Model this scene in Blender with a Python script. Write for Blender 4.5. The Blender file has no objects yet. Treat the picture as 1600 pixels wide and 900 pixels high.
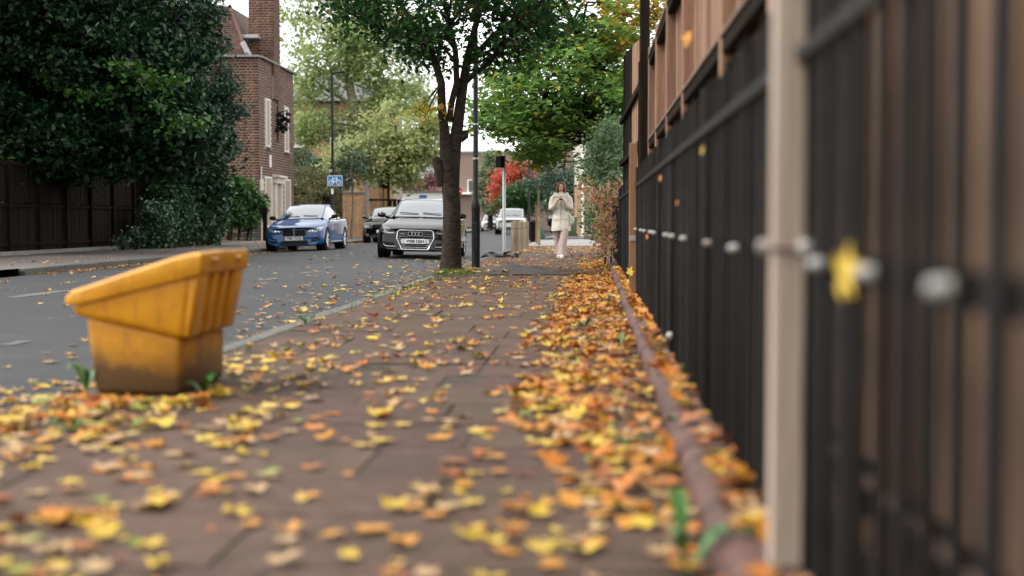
import bpy, bmesh, math, random
import numpy as np
from mathutils import Vector, Matrix, Euler
from mathutils.bvhtree import BVHTree

R = math.radians
sc = bpy.context.scene
C = sc.collection
rnd = random.Random(7)
rng = np.random.default_rng(7)

# ------------------------------------------------------------------ camera
CAM = Vector((0, 0, 0.82))
cd = bpy.data.cameras.new('camera')
cam = bpy.data.objects.new('camera', cd)
C.objects.link(cam)
cam.location = CAM
cam.rotation_euler = (R(90 - 2.7), 0, R(3.22))
cd.sensor_width = 36
cd.lens = 50
cd.clip_start = 0.05
cd.clip_end = 3000
cd.dof.use_dof = True
cd.dof.focus_distance = 24.0
cd.dof.aperture_fstop = 1.4
sc.camera = cam
# ------------------------------------------------------------------ sky and sun (bright overcast)
SUN_EL, SUN_AZ = R(52), R(-106)          # azimuth from +Y, negative = to the left of the street
w = bpy.data.worlds.new('World')
sc.world = w
w.use_nodes = True
nt = w.node_tree
bg = nt.nodes['Background']
sky = nt.nodes.new('ShaderNodeTexSky')
sky.sky_type = 'NISHITA'
sky.sun_disc = False
sky.sun_elevation = SUN_EL
sky.sun_rotation = SUN_AZ
sky.air_density = 1.0
sky.dust_density = 1.2
sky.ozone_density = 1.0
hs = nt.nodes.new('ShaderNodeHueSaturation')
hs.inputs['Saturation'].default_value = 0.22
nt.links.new(sky.outputs['Color'], hs.inputs['Color'])
cl_ = nt.nodes.new('ShaderNodeMix')            # an even veil of bright cloud over the clear-sky model
cl_.data_type = 'RGBA'
cl_.inputs['Factor'].default_value = 0.65
cl_.inputs['B'].default_value = (5.3, 5.25, 5.15, 1)
nt.links.new(hs.outputs['Color'], cl_.inputs['A'])
nt.links.new(cl_.outputs['Result'], bg.inputs['Color'])
bg.inputs['Strength'].default_value = 0.15
sd = bpy.data.lights.new('sun', 'SUN')
sun = bpy.data.objects.new('sun', sd)
C.objects.link(sun)
sd.energy = 1.5
sd.angle = R(18)
sd.color = (1.0, 0.95, 0.88)
sun_dir = Vector((math.sin(SUN_AZ) * math.cos(SUN_EL), math.cos(SUN_AZ) * math.cos(SUN_EL), math.sin(SUN_EL)))
sun.rotation_euler = sun_dir.to_track_quat('Z', 'Y').to_euler()
vs = sc.view_settings
vs.view_transform = 'Standard'
vs.look = 'None'
vs.exposure = 1.45
vs.gamma = 1.0
vs.use_curve_mapping = False
sc.cycles.use_denoising = True
sc.cycles.max_bounces = 8
sc.cycles.transparent_max_bounces = 8
sc.cycles.caustics_reflective = False
sc.cycles.caustics_refractive = False

# ------------------------------------------------------------------ where things stand
RM = cam.rotation_euler.to_matrix()
FPX = 50 / 36 * 1600


def at(px, py, Y):
    """the point at street distance Y that lies in the direction measured in the photograph"""
    d = RM @ Vector(((px - 800) / FPX, (450 - py) / FPX, -1))
    return CAM + d * (Y / d.y)


def gp(px, py, z=0.0):
    d = RM @ Vector(((px - 800) / FPX, (450 - py) / FPX, -1))
    return CAM + d * ((z - CAM.z) / d.z)


def project(x, y, z):
    v = RM.transposed() @ (Vector((x, y, z)) - CAM)
    if v.z > -0.05:
        return None
    return (800 + FPX * v.x / -v.z, 450 - FPX * v.y / -v.z, -v.z)


KX, FX = -2.42, -9.75            # kerb faces: near pavement, far pavement
CROWN = (KX + FX) / 2


def road_z(x):
    t = (x - CROWN) / ((KX - FX) / 2)
    return -0.12 + 0.09 * max(0, 1 - t * t)


# ------------------------------------------------------------------ object helpers
def setp(o, label=None, cat=None, group=None, kind=None):
    if label: o['label'] = label
    if cat: o['category'] = cat
    if group: o['group'] = group
    if kind: o['kind'] = kind
    return o


def thing(name, label, cat, loc=(0, 0, 0), rot=0, group=None):
    o = bpy.data.objects.new(name, None)
    o.empty_display_size = 0.1
    C.objects.link(o)
    o.location = loc
    o.rotation_euler = rot if isinstance(rot, (tuple, list)) else (0, 0, rot)
    return setp(o, label, cat, group)


def link(name, me, parent=None):
    o = bpy.data.objects.new(name, me)
    C.objects.link(o)
    if parent: o.parent = parent
    return o


def copy_tree(o, parent=None):
    c = o.copy()
    C.objects.link(c)
    if parent: c.parent = parent
    for ch in list(o.children):
        copy_tree(ch, c)
    return c


def array_mesh(name, V, F, mat=None, smooth=False):
    """mesh from numpy arrays: V (n,3), F (m,k) faces of one size"""
    V = np.asarray(V, dtype=np.float32); F = np.asarray(F, dtype=np.int32)
    me = bpy.data.meshes.new(name)
    me.vertices.add(len(V)); me.vertices.foreach_set('co', V.ravel())
    k = F.shape[1]
    me.loops.add(F.size); me.loops.foreach_set('vertex_index', F.ravel())
    me.polygons.add(len(F))
    me.polygons.foreach_set('loop_start', np.arange(0, F.size, k, dtype=np.int32))
    if smooth: me.polygons.foreach_set('use_smooth', np.ones(len(F), dtype=bool))
    me.update(calc_edges=True)
    if mat: me.materials.append(mat)
    return me


class MB:
    """collects simple solids; build() links them as ONE mesh object"""
    def __init__(s):
        s.v = []; s.f = []

    def add(s, vs_, fs_):
        n = len(s.v)
        s.v.extend([tuple(v) for v in vs_])
        s.f.extend([tuple(n + i for i in f) for f in fs_])
        return s

    def box(s, c, d, rot=None, ch=0.0):
        x, y, z = d[0] / 2, d[1] / 2, d[2] / 2
        M_ = Euler(rot).to_matrix() if rot else None
        if ch <= 0:
            vs_ = [Vector((a * x, b * y, e * z)) for a in (-1, 1) for b in (-1, 1) for e in (-1, 1)]
            fs_ = [(0, 1, 3, 2), (4, 6, 7, 5), (0, 4, 5, 1), (2, 3, 7, 6), (0, 2, 6, 4), (1, 5, 7, 3)]
        else:
            ch = min(ch, x * .9, y * .9, z * .9)
            vs_ = []; idx = {}
            for a in (-1, 1):
                for b in (-1, 1):
                    for e in (-1, 1):
                        for ax in range(3):
                            q = [a * x, b * y, e * z]; sg = (a, b, e)
                            for j in range(3):
                                if j != ax: q[j] -= sg[j] * ch
                            idx[(a, b, e, ax)] = len(vs_); vs_.append(Vector(q))
            fs_ = []
            for ax in range(3):
                o1, o2 = [j for j in range(3) if j != ax]
                for sgn in (-1, 1):
                    f = []
                    for p, q in ((-1, -1), (1, -1), (1, 1), (-1, 1)):
                        k = [0, 0, 0]; k[ax] = sgn; k[o1] = p; k[o2] = q
                        f.append(idx[(*k, ax)])
                    fs_.append(f)
            for ax in range(3):
                o1, o2 = [j for j in range(3) if j != ax]
                for p in (-1, 1):
                    for q in (-1, 1):
                        k = [0, 0, 0]; k[o1] = p; k[o2] = q
                        a = list(k); a[ax] = -1; b = list(k); b[ax] = 1
                        fs_.append((idx[(*a, o1)], idx[(*b, o1)], idx[(*b, o2)], idx[(*a, o2)]))
            for a in (-1, 1):
                for b in (-1, 1):
                    for e in (-1, 1):
                        fs_.append(tuple(idx[(a, b, e, j)] for j in range(3)))
        if M_: vs_ = [M_ @ v for v in vs_]
        c = Vector(c)
        return s.add([v + c for v in vs_], fs_)

    def tube(s, pts, rad, n=8, cap=True):
        pts = [Vector(p) for p in pts]
        if not hasattr(rad, '__len__'): rad = [rad] * len(pts)
        vs_ = []; fs_ = []
        prev = None
        for i, p in enumerate(pts):
            t = (pts[min(i + 1, len(pts) - 1)] - pts[max(i - 1, 0)]).normalized()
            if prev is None:
                a = t.orthogonal().normalized()
            else:
                a = (prev - t * prev.dot(t))
                a = a.normalized() if a.length > 1e-6 else t.orthogonal().normalized()
            prev = a
            b = t.cross(a)
            for k in range(n):
                an = 2 * math.pi * k / n
                vs_.append(p + (a * math.cos(an) + b * math.sin(an)) * rad[i])
        for i in range(len(pts) - 1):
            for k in range(n):
                fs_.append((i * n + k, i * n + (k + 1) % n, (i + 1) * n + (k + 1) % n, (i + 1) * n + k))
        if cap:
            fs_.append(tuple(range(n - 1, -1, -1)))
            fs_.append(tuple((len(pts) - 1) * n + k for k in range(n)))
        return s.add(vs_, fs_)

    def lathe(s, prof, n=16, c=(0, 0, 0), axis='z', closed=False):
        vs_ = []
        for r, z in prof:
            for k in range(n):
                a = 2 * math.pi * k / n
                p = (r * math.cos(a), r * math.sin(a), z)
                if axis == 'x': p = (p[2], p[0], p[1])
                if axis == 'y': p = (p[0], p[2], p[1])
                vs_.append(Vector(p) + Vector(c))
        fs_ = []
        m = len(prof)
        for i in range(m if closed else m - 1):
            j = (i + 1) % m
            for k in range(n):
                fs_.append((i * n + k, i * n + (k + 1) % n, j * n + (k + 1) % n, j * n + k))
        if not closed:
            fs_.append(tuple(range(n - 1, -1, -1)))
            fs_.append(tuple((m - 1) * n + k for k in range(n)))
        return s.add(vs_, fs_)

    def prism(s, poly, a0, a1, axis='y'):
        """polygon (two coordinates) pushed along an axis"""
        n = len(poly)
        def mk(p, a):
            return {'y': (p[0], a, p[1]), 'x': (a, p[0], p[1]), 'z': (p[0], p[1], a)}[axis]
        vs_ = [mk(p, a0) for p in poly] + [mk(p, a1) for p in poly]
        fs_ = [tuple(range(n)), tuple(range(2 * n - 1, n - 1, -1))]
        fs_ += [(i, i + n, (i + 1) % n + n, (i + 1) % n) for i in range(n)]
        return s.add(vs_, fs_)

    def loft(s, rings, cap=True, closed=True):
        n = len(rings[0]); vs_ = [p for r in rings for p in r]; fs_ = []
        for i in range(len(rings) - 1):
            for k in range(n if closed else n - 1):
                fs_.append((i * n + k, i * n + (k + 1) % n, (i + 1) * n + (k + 1) % n, (i + 1) * n + k))
        if cap:
            fs_.append(tuple(range(n - 1, -1, -1)))
            fs_.append(tuple((len(rings) - 1) * n + k for k in range(n)))
        return s.add(vs_, fs_)

    def mesh(s, name, mat=None, smooth=True, ang=38, bevel=0, seg=2, subd=0):
        me = bpy.data.meshes.new(name)
        me.from_pydata(s.v, [], s.f)
        bm = bmesh.new(); bm.from_mesh(me)
        bmesh.ops.recalc_face_normals(bm, faces=bm.faces[:])
        if bevel:
            bmesh.ops.bevel(bm, geom=[e for e in bm.edges if e.is_manifold and e.calc_face_angle(0) > R(25)],
                            offset=bevel, segments=seg, affect='EDGES', profile=.5, clamp_overlap=True)
        if subd:
            bmesh.ops.subdivide_edges(bm, edges=bm.edges[:], cuts=subd, use_grid_fill=True)
        bm.to_mesh(me); bm.free()
        if smooth:
            for p in me.polygons: p.use_smooth = True
            me.set_sharp_from_angle(angle=R(ang))
        if mat: me.materials.append(mat)
        return me

    def build(s, name, mat=None, parent=None, **kw):
        return link(name, s.mesh(name, mat, **kw), parent)


def baked(o):
    """replace the mesh of o by its modified mesh"""
    bpy.context.view_layer.update()
    dg = bpy.context.evaluated_depsgraph_get()
    me = bpy.data.meshes.new_from_object(o.evaluated_get(dg))
    o.modifiers.clear()
    old = o.data
    o.data = me
    bpy.data.meshes.remove(old)
    return o


def text_mesh(txt, size, mat, depth=0.002):
    cu = bpy.data.curves.new('lettering', 'FONT')
    cu.body = txt; cu.size = size; cu.extrude = depth; cu.align_x = 'CENTER'; cu.align_y = 'CENTER'
    cu.resolution_u = 3
    cu.offset = size * 0.022
    o = bpy.data.objects.new('lettering', cu)
    C.objects.link(o)
    bpy.context.view_layer.update()
    me = bpy.data.meshes.new_from_object(o.evaluated_get(bpy.context.evaluated_depsgraph_get()))
    bpy.data.objects.remove(o)
    me.materials.clear(); me.materials.append(mat)
    return me


# ------------------------------------------------------------------ materials
def mk(name):
    m = bpy.data.materials.new(name); m.use_nodes = True
    n = m.node_tree.nodes; l = m.node_tree.links
    return m, n, l, n['Principled BSDF']


def ramp(n, cols, pos=None, interp='LINEAR'):
    r = n.new('ShaderNodeValToRGB'); r.color_ramp.interpolation = interp
    e = r.color_ramp.elements
    while len(e) < len(cols): e.new(0.5)
    for i, c in enumerate(cols):
        e[i].position = pos[i] if pos else i / max(1, len(cols) - 1)
        e[i].color = (*c, 1)
    return r


def surf(name, cols, rough=.6, scale=5, detail=6, bump=0., bscale=60, metal=0, coat=0, spec=.5, coord='Object',
         stretch=None, vary=0., hue=0., dirt=None, dscale=3, damt=.5, rvar=0., distort=0., ior=None, transl=None):
    """procedural surface: noise through a colour ramp, a second noise as relief, optional blotchy dirt, per-object variation"""
    m, n, l, b = mk(name)
    tc = n.new('ShaderNodeTexCoord')
    src = tc.outputs[coord] if coord != 'World' else n.new('ShaderNodeNewGeometry').outputs['Position']
    if stretch:
        mp = n.new('ShaderNodeMapping'); mp.inputs['Scale'].default_value = stretch
        l.new(src, mp.inputs['Vector']); src2 = mp.outputs[0]
    else:
        src2 = src
    if vary or hue:
        oi = n.new('ShaderNodeObjectInfo')
        ad = n.new('ShaderNodeVectorMath'); ad.operation = 'MULTIPLY_ADD'
        l.new(oi.outputs['Random'], ad.inputs[0]); ad.inputs[1].default_value = (37, 53, 71); l.new(src2, ad.inputs[2])
        src2 = ad.outputs[0]
    nz = n.new('ShaderNodeTexNoise'); nz.inputs['Scale'].default_value = scale; nz.inputs['Detail'].default_value = detail
    nz.inputs['Distortion'].default_value = distort
    nz.inputs['Roughness'].default_value = .62
    l.new(src2, nz.inputs['Vector'])
    pos = None
    if len(cols) > 1: pos = [.3 + .4 * i / (len(cols) - 1) for i in range(len(cols))]
    rp = ramp(n, cols if len(cols) > 1 else [cols[0], cols[0]], pos)
    l.new(nz.outputs['Fac'], rp.inputs[0])
    out = rp.outputs[0]
    if dirt:
        nd = n.new('ShaderNodeTexNoise'); nd.inputs['Scale'].default_value = dscale; nd.inputs['Detail'].default_value = 8
        nd.inputs['Roughness'].default_value = .7
        l.new(src, nd.inputs['Vector'])
        rr = ramp(n, [(0, 0, 0), (1, 1, 1)], [.48, .68]); l.new(nd.outputs['Fac'], rr.inputs[0])
        mu = n.new('ShaderNodeMath'); mu.operation = 'MULTIPLY'; mu.inputs[1].default_value = damt
        l.new(rr.outputs[0], mu.inputs[0])
        mx = n.new('ShaderNodeMix'); mx.data_type = 'RGBA'
        l.new(mu.outputs[0], mx.inputs['Factor']); l.new(out, mx.inputs['A']); mx.inputs['B'].default_value = (*dirt, 1)
        out = mx.outputs['Result']
    if vary or hue:
        h = n.new('ShaderNodeHueSaturation')
        mr = n.new('ShaderNodeMapRange'); mr.inputs['To Min'].default_value = 1 - vary; mr.inputs['To Max'].default_value = 1 + vary
        l.new(oi.outputs['Random'], mr.inputs['Value']); l.new(mr.outputs[0], h.inputs['Value'])
        if hue:
            wn = n.new('ShaderNodeTexWhiteNoise'); wn.noise_dimensions = '1D'; l.new(oi.outputs['Random'], wn.inputs['W'])
            mh = n.new('ShaderNodeMapRange'); mh.inputs['To Min'].default_value = .5 - hue; mh.inputs['To Max'].default_value = .5 + hue
            l.new(wn.outputs['Value'], mh.inputs['Value']); l.new(mh.outputs[0], h.inputs['Hue'])
        l.new(out, h.inputs['Color']); out = h.outputs[0]
    l.new(out, b.inputs['Base Color'])
    b.inputs['Roughness'].default_value = rough
    if rvar:
        mr2 = n.new('ShaderNodeMapRange'); mr2.inputs['To Min'].default_value = rough - rvar; mr2.inputs['To Max'].default_value = rough + rvar
        l.new(nz.outputs['Fac'], mr2.inputs['Value']); l.new(mr2.outputs[0], b.inputs['Roughness'])
    b.inputs['Metallic'].default_value = metal
    b.inputs['Coat Weight'].default_value = coat
    b.inputs['Coat Roughness'].default_value = .03
    b.inputs['Coat IOR'].default_value = 1.45
    b.inputs['Specular IOR Level'].default_value = spec
    if ior: b.inputs['IOR'].default_value = ior
    if bump:
        n2 = n.new('ShaderNodeTexNoise'); n2.inputs['Scale'].default_value = bscale; n2.inputs['Detail'].default_value = 6
        l.new(src2, n2.inputs['Vector'])
        bp = n.new('ShaderNodeBump'); bp.inputs['Strength'].default_value = bump; bp.inputs['Distance'].default_value = .02
        l.new(n2.outputs['Fac'], bp.inputs['Height']); l.new(bp.outputs[0], b.inputs['Normal'])
    return m


def leafmat(name, cols, rough=.45, transl=.35, spec=.4, pos=None, mottle=0.0):
    """each leaf is an island and takes its own colour"""
    m, n, l, b = mk(name)
    g = n.new('ShaderNodeNewGeometry')
    rp = ramp(n, cols, pos); l.new(g.outputs['Random Per Island'], rp.inputs[0])
    out = rp.outputs[0]
    if mottle:
        nz = n.new('ShaderNodeTexNoise'); nz.inputs['Scale'].default_value = 45; nz.inputs['Detail'].default_value = 5
        tc = n.new('ShaderNodeTexCoord'); l.new(tc.outputs['Object'], nz.inputs['Vector'])
        h = n.new('ShaderNodeHueSaturation'); mr = n.new('ShaderNodeMapRange')
        mr.inputs['From Min'].default_value = .3; mr.inputs['From Max'].default_value = .7
        mr.inputs['To Min'].default_value = 1 - mottle; mr.inputs['To Max'].default_value = 1 + mottle
        l.new(nz.outputs['Fac'], mr.inputs['Value']); l.new(mr.outputs[0], h.inputs['Value']); l.new(out, h.inputs['Color'])
        out = h.outputs[0]
    l.new(out, b.inputs['Base Color'])
    b.inputs['Roughness'].default_value = rough
    b.inputs['Specular IOR Level'].default_value = spec
    if transl:
        t = n.new('ShaderNodeBsdfTranslucent'); l.new(out, t.inputs['Color'])
        mx = n.new('ShaderNodeMixShader'); mx.inputs[0].default_value = transl
        l.new(b.outputs[0], mx.inputs[1]); l.new(t.outputs[0], mx.inputs[2])
        l.new(mx.outputs[0], n['Material Output'].inputs['Surface'])
    return m


def plain(name, col, rough=.5, metal=0, coat=0, spec=.5, ior=None):
    v = tuple(min(1, c * 1.12) for c in col)
    return surf(name, [tuple(c * .9 for c in col), v], rough, scale=14, metal=metal, coat=coat, spec=spec, ior=ior)


M = {}
M['asphalt'] = surf('asphalt', [(.010, .011, .0125), (.022, .023, .026), (.042, .043, .047)], .64, scale=75, detail=9, bump=.7, bscale=95,
                    coord='World', dirt=(.060, .058, .057), dscale=.7, damt=.45, rvar=.12, spec=.4)
M['soil'] = surf('soil', [(.03, .022, .015), (.075, .055, .036)], .95, scale=20, bump=.8, bscale=40, coord='World')
M['verge'] = surf('verge', [(.045, .07, .02), (.09, .12, .04)], .95, scale=8, bump=.6, coord='World')
M['bed'] = surf('joint_dirt', [(.026, .02, .015), (.05, .04, .03)], .95, scale=30, bump=.4, coord='World', dirt=(.035, .045, .018), dscale=2.5, damt=.8)
M['slab'] = surf('paving_stone', [(.054, .031, .022), (.079, .048, .035), (.108, .070, .053)], .74, scale=11, detail=9, bump=.35, bscale=85, coord='World',
                 vary=.14, hue=.01, spec=.2, dirt=(.040, .035, .019), dscale=1.1, damt=.6, rvar=.12)
M['tarmac_patch'] = surf('old_tarmac', [(.032, .028, .025), (.07, .062, .056)], .85, scale=30, bump=.6, bscale=60, coord='World', dirt=(.04, .045, .022), dscale=2, damt=.5)
M['far_pave'] = surf('far_paving', [(.085, .072, .066), (.14, .12, .11)], .75, scale=9, detail=8, bump=.3, coord='World', vary=.14)
M['kerb'] = surf('kerb_granite', [(.055, .051, .046), (.093, .089, .081), (.135, .13, .118)], .8, scale=45, detail=8, bump=.35, bscale=90, coord='World', vary=.15,
                 dirt=(.055, .06, .03), dscale=2.2, damt=.65)
M['plinth'] = surf('plinth_concrete', [(.05, .028, .022), (.080, .047, .038), (.115, .073, .06)], .65, spec=.25, scale=9, detail=8, bump=.4, bscale=50, coord='World', vary=.12,
                   dirt=(.20, .075, .07), dscale=3.5, damt=.5)
M['concrete'] = surf('pale_concrete', [(.17, .165, .16), (.25, .245, .24)], .8, scale=6, bump=.2, coord='World')
M['paint_worn'] = surf('worn_road_paint', [(.04, .04, .042), (.13, .13, .13)], .6, scale=22, coord='World')
M['black'] = surf('black_railing_paint', [(.005, .005, .0055), (.009, .0085, .009)], .5, spec=.25, scale=7, bump=.25, bscale=35, stretch=(1, 1, .15), vary=.35,
                  dirt=(.030, .022, .017), dscale=5, damt=.55)
M['fence'] = surf('fence_timber', [(.15, .076, .040), (.23, .13, .077), (.315, .195, .125)], .75, scale=9, detail=8, bump=.35, bscale=30, stretch=(2.5, 2.5, .12), vary=.22,
                  hue=.012, dirt=(.10, .07, .05), dscale=2.5, damt=.5, distort=.6)
M['rail'] = surf('lit_edge_timber', [(.13, .085, .06), (.2, .14, .105)], .8, scale=9, bump=.3, stretch=(2, .15, 2), vary=.15)
M['post'] = surf('pale_post_timber', [(.27, .20, .15), (.36, .285, .225), (.44, .365, .30)], .7, scale=8, detail=8, bump=.3, bscale=28, stretch=(3, 3, .1), vary=.08, distort=.5)
M['newpost'] = surf('orange_post_timber', [(.2, .095, .036), (.3, .155, .068)], .7, scale=8, bump=.3, stretch=(3, 3, .1), vary=.1)
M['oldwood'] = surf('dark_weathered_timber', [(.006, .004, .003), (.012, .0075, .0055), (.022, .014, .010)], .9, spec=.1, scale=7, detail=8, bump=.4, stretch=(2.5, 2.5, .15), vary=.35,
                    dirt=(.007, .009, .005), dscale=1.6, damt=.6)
M['capwhite'] = plain('white_cap', (.33, .32, .30), .6)
M['strap'] = plain('weathered_strap', (.16, .125, .10), .6)
M['capgrey'] = plain('grey_cap', (.20, .18, .16), .5)
M['steel'] = plain('galvanised_steel', (.42, .43, .43), .45, metal=.6)
M['lampblack'] = surf('lamp_column_paint', [(.006, .007, .007), (.011, .013, .013)], .45, spec=.25, scale=12, bump=.15, bscale=40, dirt=(.05, .05, .045), dscale=6, damt=.25)
M['white'] = plain('white_paint', (.78, .78, .76), .45)
M['cream'] = surf('cream_render', [(.55, .50, .42), (.68, .63, .55)], .8, scale=4, bump=.1)
M['chrome'] = plain('chrome', (.58, .58, .59), .3, metal=1)
M['rubber'] = plain('tyre_rubber', (.012, .012, .012), .75)
M['rim'] = plain('alloy', (.42, .42, .43), .28, metal=.9)
M['rimdark'] = plain('dark_alloy', (.12, .12, .125), .3, metal=.8)
M['glass'] = plain('car_glass', (.016, .024, .032), .03, coat=1, spec=1, ior=2.0)
M['pane'] = plain('window_pane', (.05, .06, .065), .05, coat=1, spec=1, ior=1.9)
M['trim'] = plain('black_trim', (.005, .005, .006), .55, spec=.15)
M['plastic'] = plain('dark_plastic', (.02, .02, .022), .55)
M['lens'] = plain('headlamp_lens', (.30, .32, .34), .06, metal=.5, coat=1)
M['lensdark'] = plain('smoked_lens', (.03, .032, .036), .06, coat=1)
M['ledw'] = plain('reflector', (.8, .82, .85), .1, metal=.8)
M['platew'] = plain('plate_white', (.74, .74, .70), .4)
M['letter'] = plain('plate_letter', (.01, .01, .012), .5)
M['signblue'] = plain('sign_blue', (.015, .16, .46), .35)
M['signred'] = plain('sign_red', (.62, .02, .03), .35)
M['blue_car'] = surf('blue_car_paint', [(.001, .048, .165), (.002, .075, .235)], .45, scale=300, spec=.1, coat=1)
M['black_car'] = surf('black_car_paint', [(.0015, .0015, .0025), (.0025, .0025, .004)], .6, scale=300, spec=.0, coat=1)
M['silver_car'] = surf('silver_car_paint', [(.42, .42, .42), (.5, .5, .5)], .3, scale=300, metal=.5, coat=1)
M['grey_car'] = surf('grey_car_paint', [(.32, .33, .35), (.38, .39, .41)], .3, scale=300, metal=.5, coat=1)
M['amber'] = plain('amber_lens', (.7, .22, .02), .2, coat=1)
M['hopper'] = plain('green_bin_plastic', (.06, .10, .045), .5)
M['bag'] = surf('black_bin_bag', [(.004, .004, .005), (.008, .008, .009)], .42, scale=9, bump=.9, bscale=14, spec=.3)
M['bollard'] = surf('weathered_oak', [(.13, .095, .06), (.22, .165, .11), (.30, .24, .17)], .85, scale=9, bump=.5, bscale=25, stretch=(3, 3, .2), vary=.12)


def bark(name, cols, sc_=7, st=(2.2, 2.2, .6), dirt=None, bump=.9):
    return surf(name, cols, .9, scale=sc_, detail=10, bump=bump, bscale=18, stretch=st, dirt=dirt, dscale=5, damt=.5, distort=.8, spec=.12)


M['bark_cherry'] = bark('cherry_bark', [(.012, .009, .007), (.030, .0225, .0175), (.062, .049, .040)], 9, (1.2, 1.2, 5), (.075, .056, .044))
M['bark_dark'] = bark('dark_bark', [(.010, .008, .006), (.028, .022, .016)])
M['bark_plane'] = bark('plane_bark', [(.09, .08, .05), (.20, .185, .12), (.30, .28, .2)], 5, (1, 1, .6))
M['lf_cherry'] = leafmat('cherry_leaf', [(.008, .030, .008), (.014, .050, .011), (.024, .076, .014), (.012, .040, .011), (.16, .12, .014)], .5, .5, spec=.18, pos=[0, .4, .8, .95, 1])
M['lf_maple'] = leafmat('maple_leaf_green', [(.075, .155, .03), (.115, .225, .05), (.16, .29, .07), (.23, .31, .055), (.46, .36, .035)], .6, .6, pos=[0, .35, .8, .94, 1])
M['lf_autumn'] = leafmat('maple_leaf_yellowing', [(.13, .19, .03), (.30, .32, .035), (.52, .42, .04), (.55, .32, .03), (.5, .18, .03)], .55, .55)
M['lf_laurel'] = leafmat('laurel_leaf', [(.0045, .019, .007), (.009, .033, .012), (.018, .055, .018), (.036, .09, .02)], .36, .14, spec=.25, pos=[0, .5, .9, 1])
M['lf_bright'] = leafmat('lit_laurel_leaf', [(.03, .09, .014), (.05, .13, .02), (.075, .17, .03)], .36, .3, spec=.4)  # laurel leaf again, the light on it put into a paler green
M['lf_oak'] = leafmat('holm_oak_leaf', [(.015, .044, .026), (.034, .082, .05), (.07, .135, .082)], .4, .16, spec=.4)
M['lf_plane'] = leafmat('plane_leaf', [(.19, .29, .10), (.29, .39, .16), (.37, .45, .19), (.44, .47, .2)], .6, .62)
M['lf_plane2'] = leafmat('plane_leaf_yellow', [(.21, .28, .10), (.32, .39, .16), (.42, .46, .21), (.48, .46, .2)], .6, .6)
M['lf_conifer'] = leafmat('conifer_spray', [(.11, .16, .08), (.18, .235, .12), (.25, .30, .16)], .6, .4)
M['lf_red'] = leafmat('scarlet_leaf', [(.42, .07, .045), (.55, .12, .075), (.62, .19, .11)], .55, .45)
M['lf_purple'] = leafmat('purple_leaf', [(.10, .03, .04), (.2, .06, .07), (.28, .12, .1)], .5, .35)
M['lf_ivy'] = leafmat('ivy_leaf', [(.018, .055, .025), (.042, .10, .048), (.09, .16, .08), (.15, .21, .11)], .42, .18, spec=.5, pos=[0, .55, .9, 1])
M['lf_green'] = leafmat('shrub_leaf', [(.03, .085, .022), (.055, .13, .035), (.09, .18, .05)], .45, .3)
M['lf_hedge'] = leafmat('dry_hedge_leaf', [(.085, .075, .032), (.14, .12, .055), (.18, .17, .07), (.11, .14, .05)], .6, .25)
M['lf_vine'] = leafmat('vine_leaf_green', [(.05, .11, .035), (.10, .17, .065), (.24, .31, .18)], .45, .4)
M['lf_creeper'] = leafmat('creeper_leaf_red', [(.46, .06, .06), (.50, .22, .16), (.54, .34, .25), (.46, .34, .09), (.16, .24, .06)], .5, .45)
M['grass'] = leafmat('grass_blade', [(.04, .10, .02), (.07, .15, .03), (.1, .19, .05)], .5, .3)
LEAFCOL = {
    'yellow': [(.48, .31, .02), (.56, .38, .03), (.50, .37, .09)],
    'golden': [(.45, .18, .012), (.50, .22, .018), (.40, .16, .02)],
    'orange': [(.42, .13, .012), (.47, .16, .018), (.36, .10, .014)],
    'tan': [(.38, .24, .12), (.44, .29, .14), (.30, .18, .08)],
    'rust': [(.22, .07, .018), (.28, .095, .022), (.16, .05, .016)],
    'green': [(.17, .23, .03), (.25, .28, .04), (.11, .18, .03)],
}
for k_, v_ in LEAFCOL.items():
    M['fl_' + k_] = leafmat('fallen_leaf_' + k_, v_, .5, .12, mottle=.35)


# ------------------------------------------------------------------ foliage helpers
def T_diamond():
    return np.array([(0, 0, 0), (-.32, .45, .10), (0, 1, -.06), (.32, .45, .10)], float) - (0, .5, 0), np.array([(0, 1, 2), (0, 2, 3)])


def T_oval():
    v = np.array([(0, 0, 0), (-.26, .28, .07), (-.27, .62, .05), (0, 1, -.1), (.27, .62, .05), (.26, .28, .07)], float) - (0, .5, 0)
    return v, np.array([(0, 1, 2, 3), (0, 3, 4, 5)])


def T_maple(seed=0, curl=.12):
    """five-lobed leaf with a short stalk, gently curled"""
    g = random.Random(seed)
    ang = [-90, -62, -20, 8, 28, 58, 90, 122, 152, 172, 200, 242]
    rad = [.18, .42, .62, .30, .72, .36, .80, .36, .72, .30, .62, .42]
    v = [(0, -.08, .02)]
    for a, r_ in zip(ang, rad):
        a = R(a + g.uniform(-6, 6)); r_ *= g.uniform(.85, 1.12)
        x, y = r_ * math.cos(a), r_ * math.sin(a)
        fold = g.uniform(.4, 1.3)
        v.append((x, y, curl * (fold * abs(x) * 1.1 + .8 * (y * y) * g.uniform(-.2, 1.2)) + g.uniform(-.05, .05)))
    f = [(0, i, i % 12 + 1) for i in range(1, 13)]
    return np.array(v, float) * .62, np.array(f)


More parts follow.
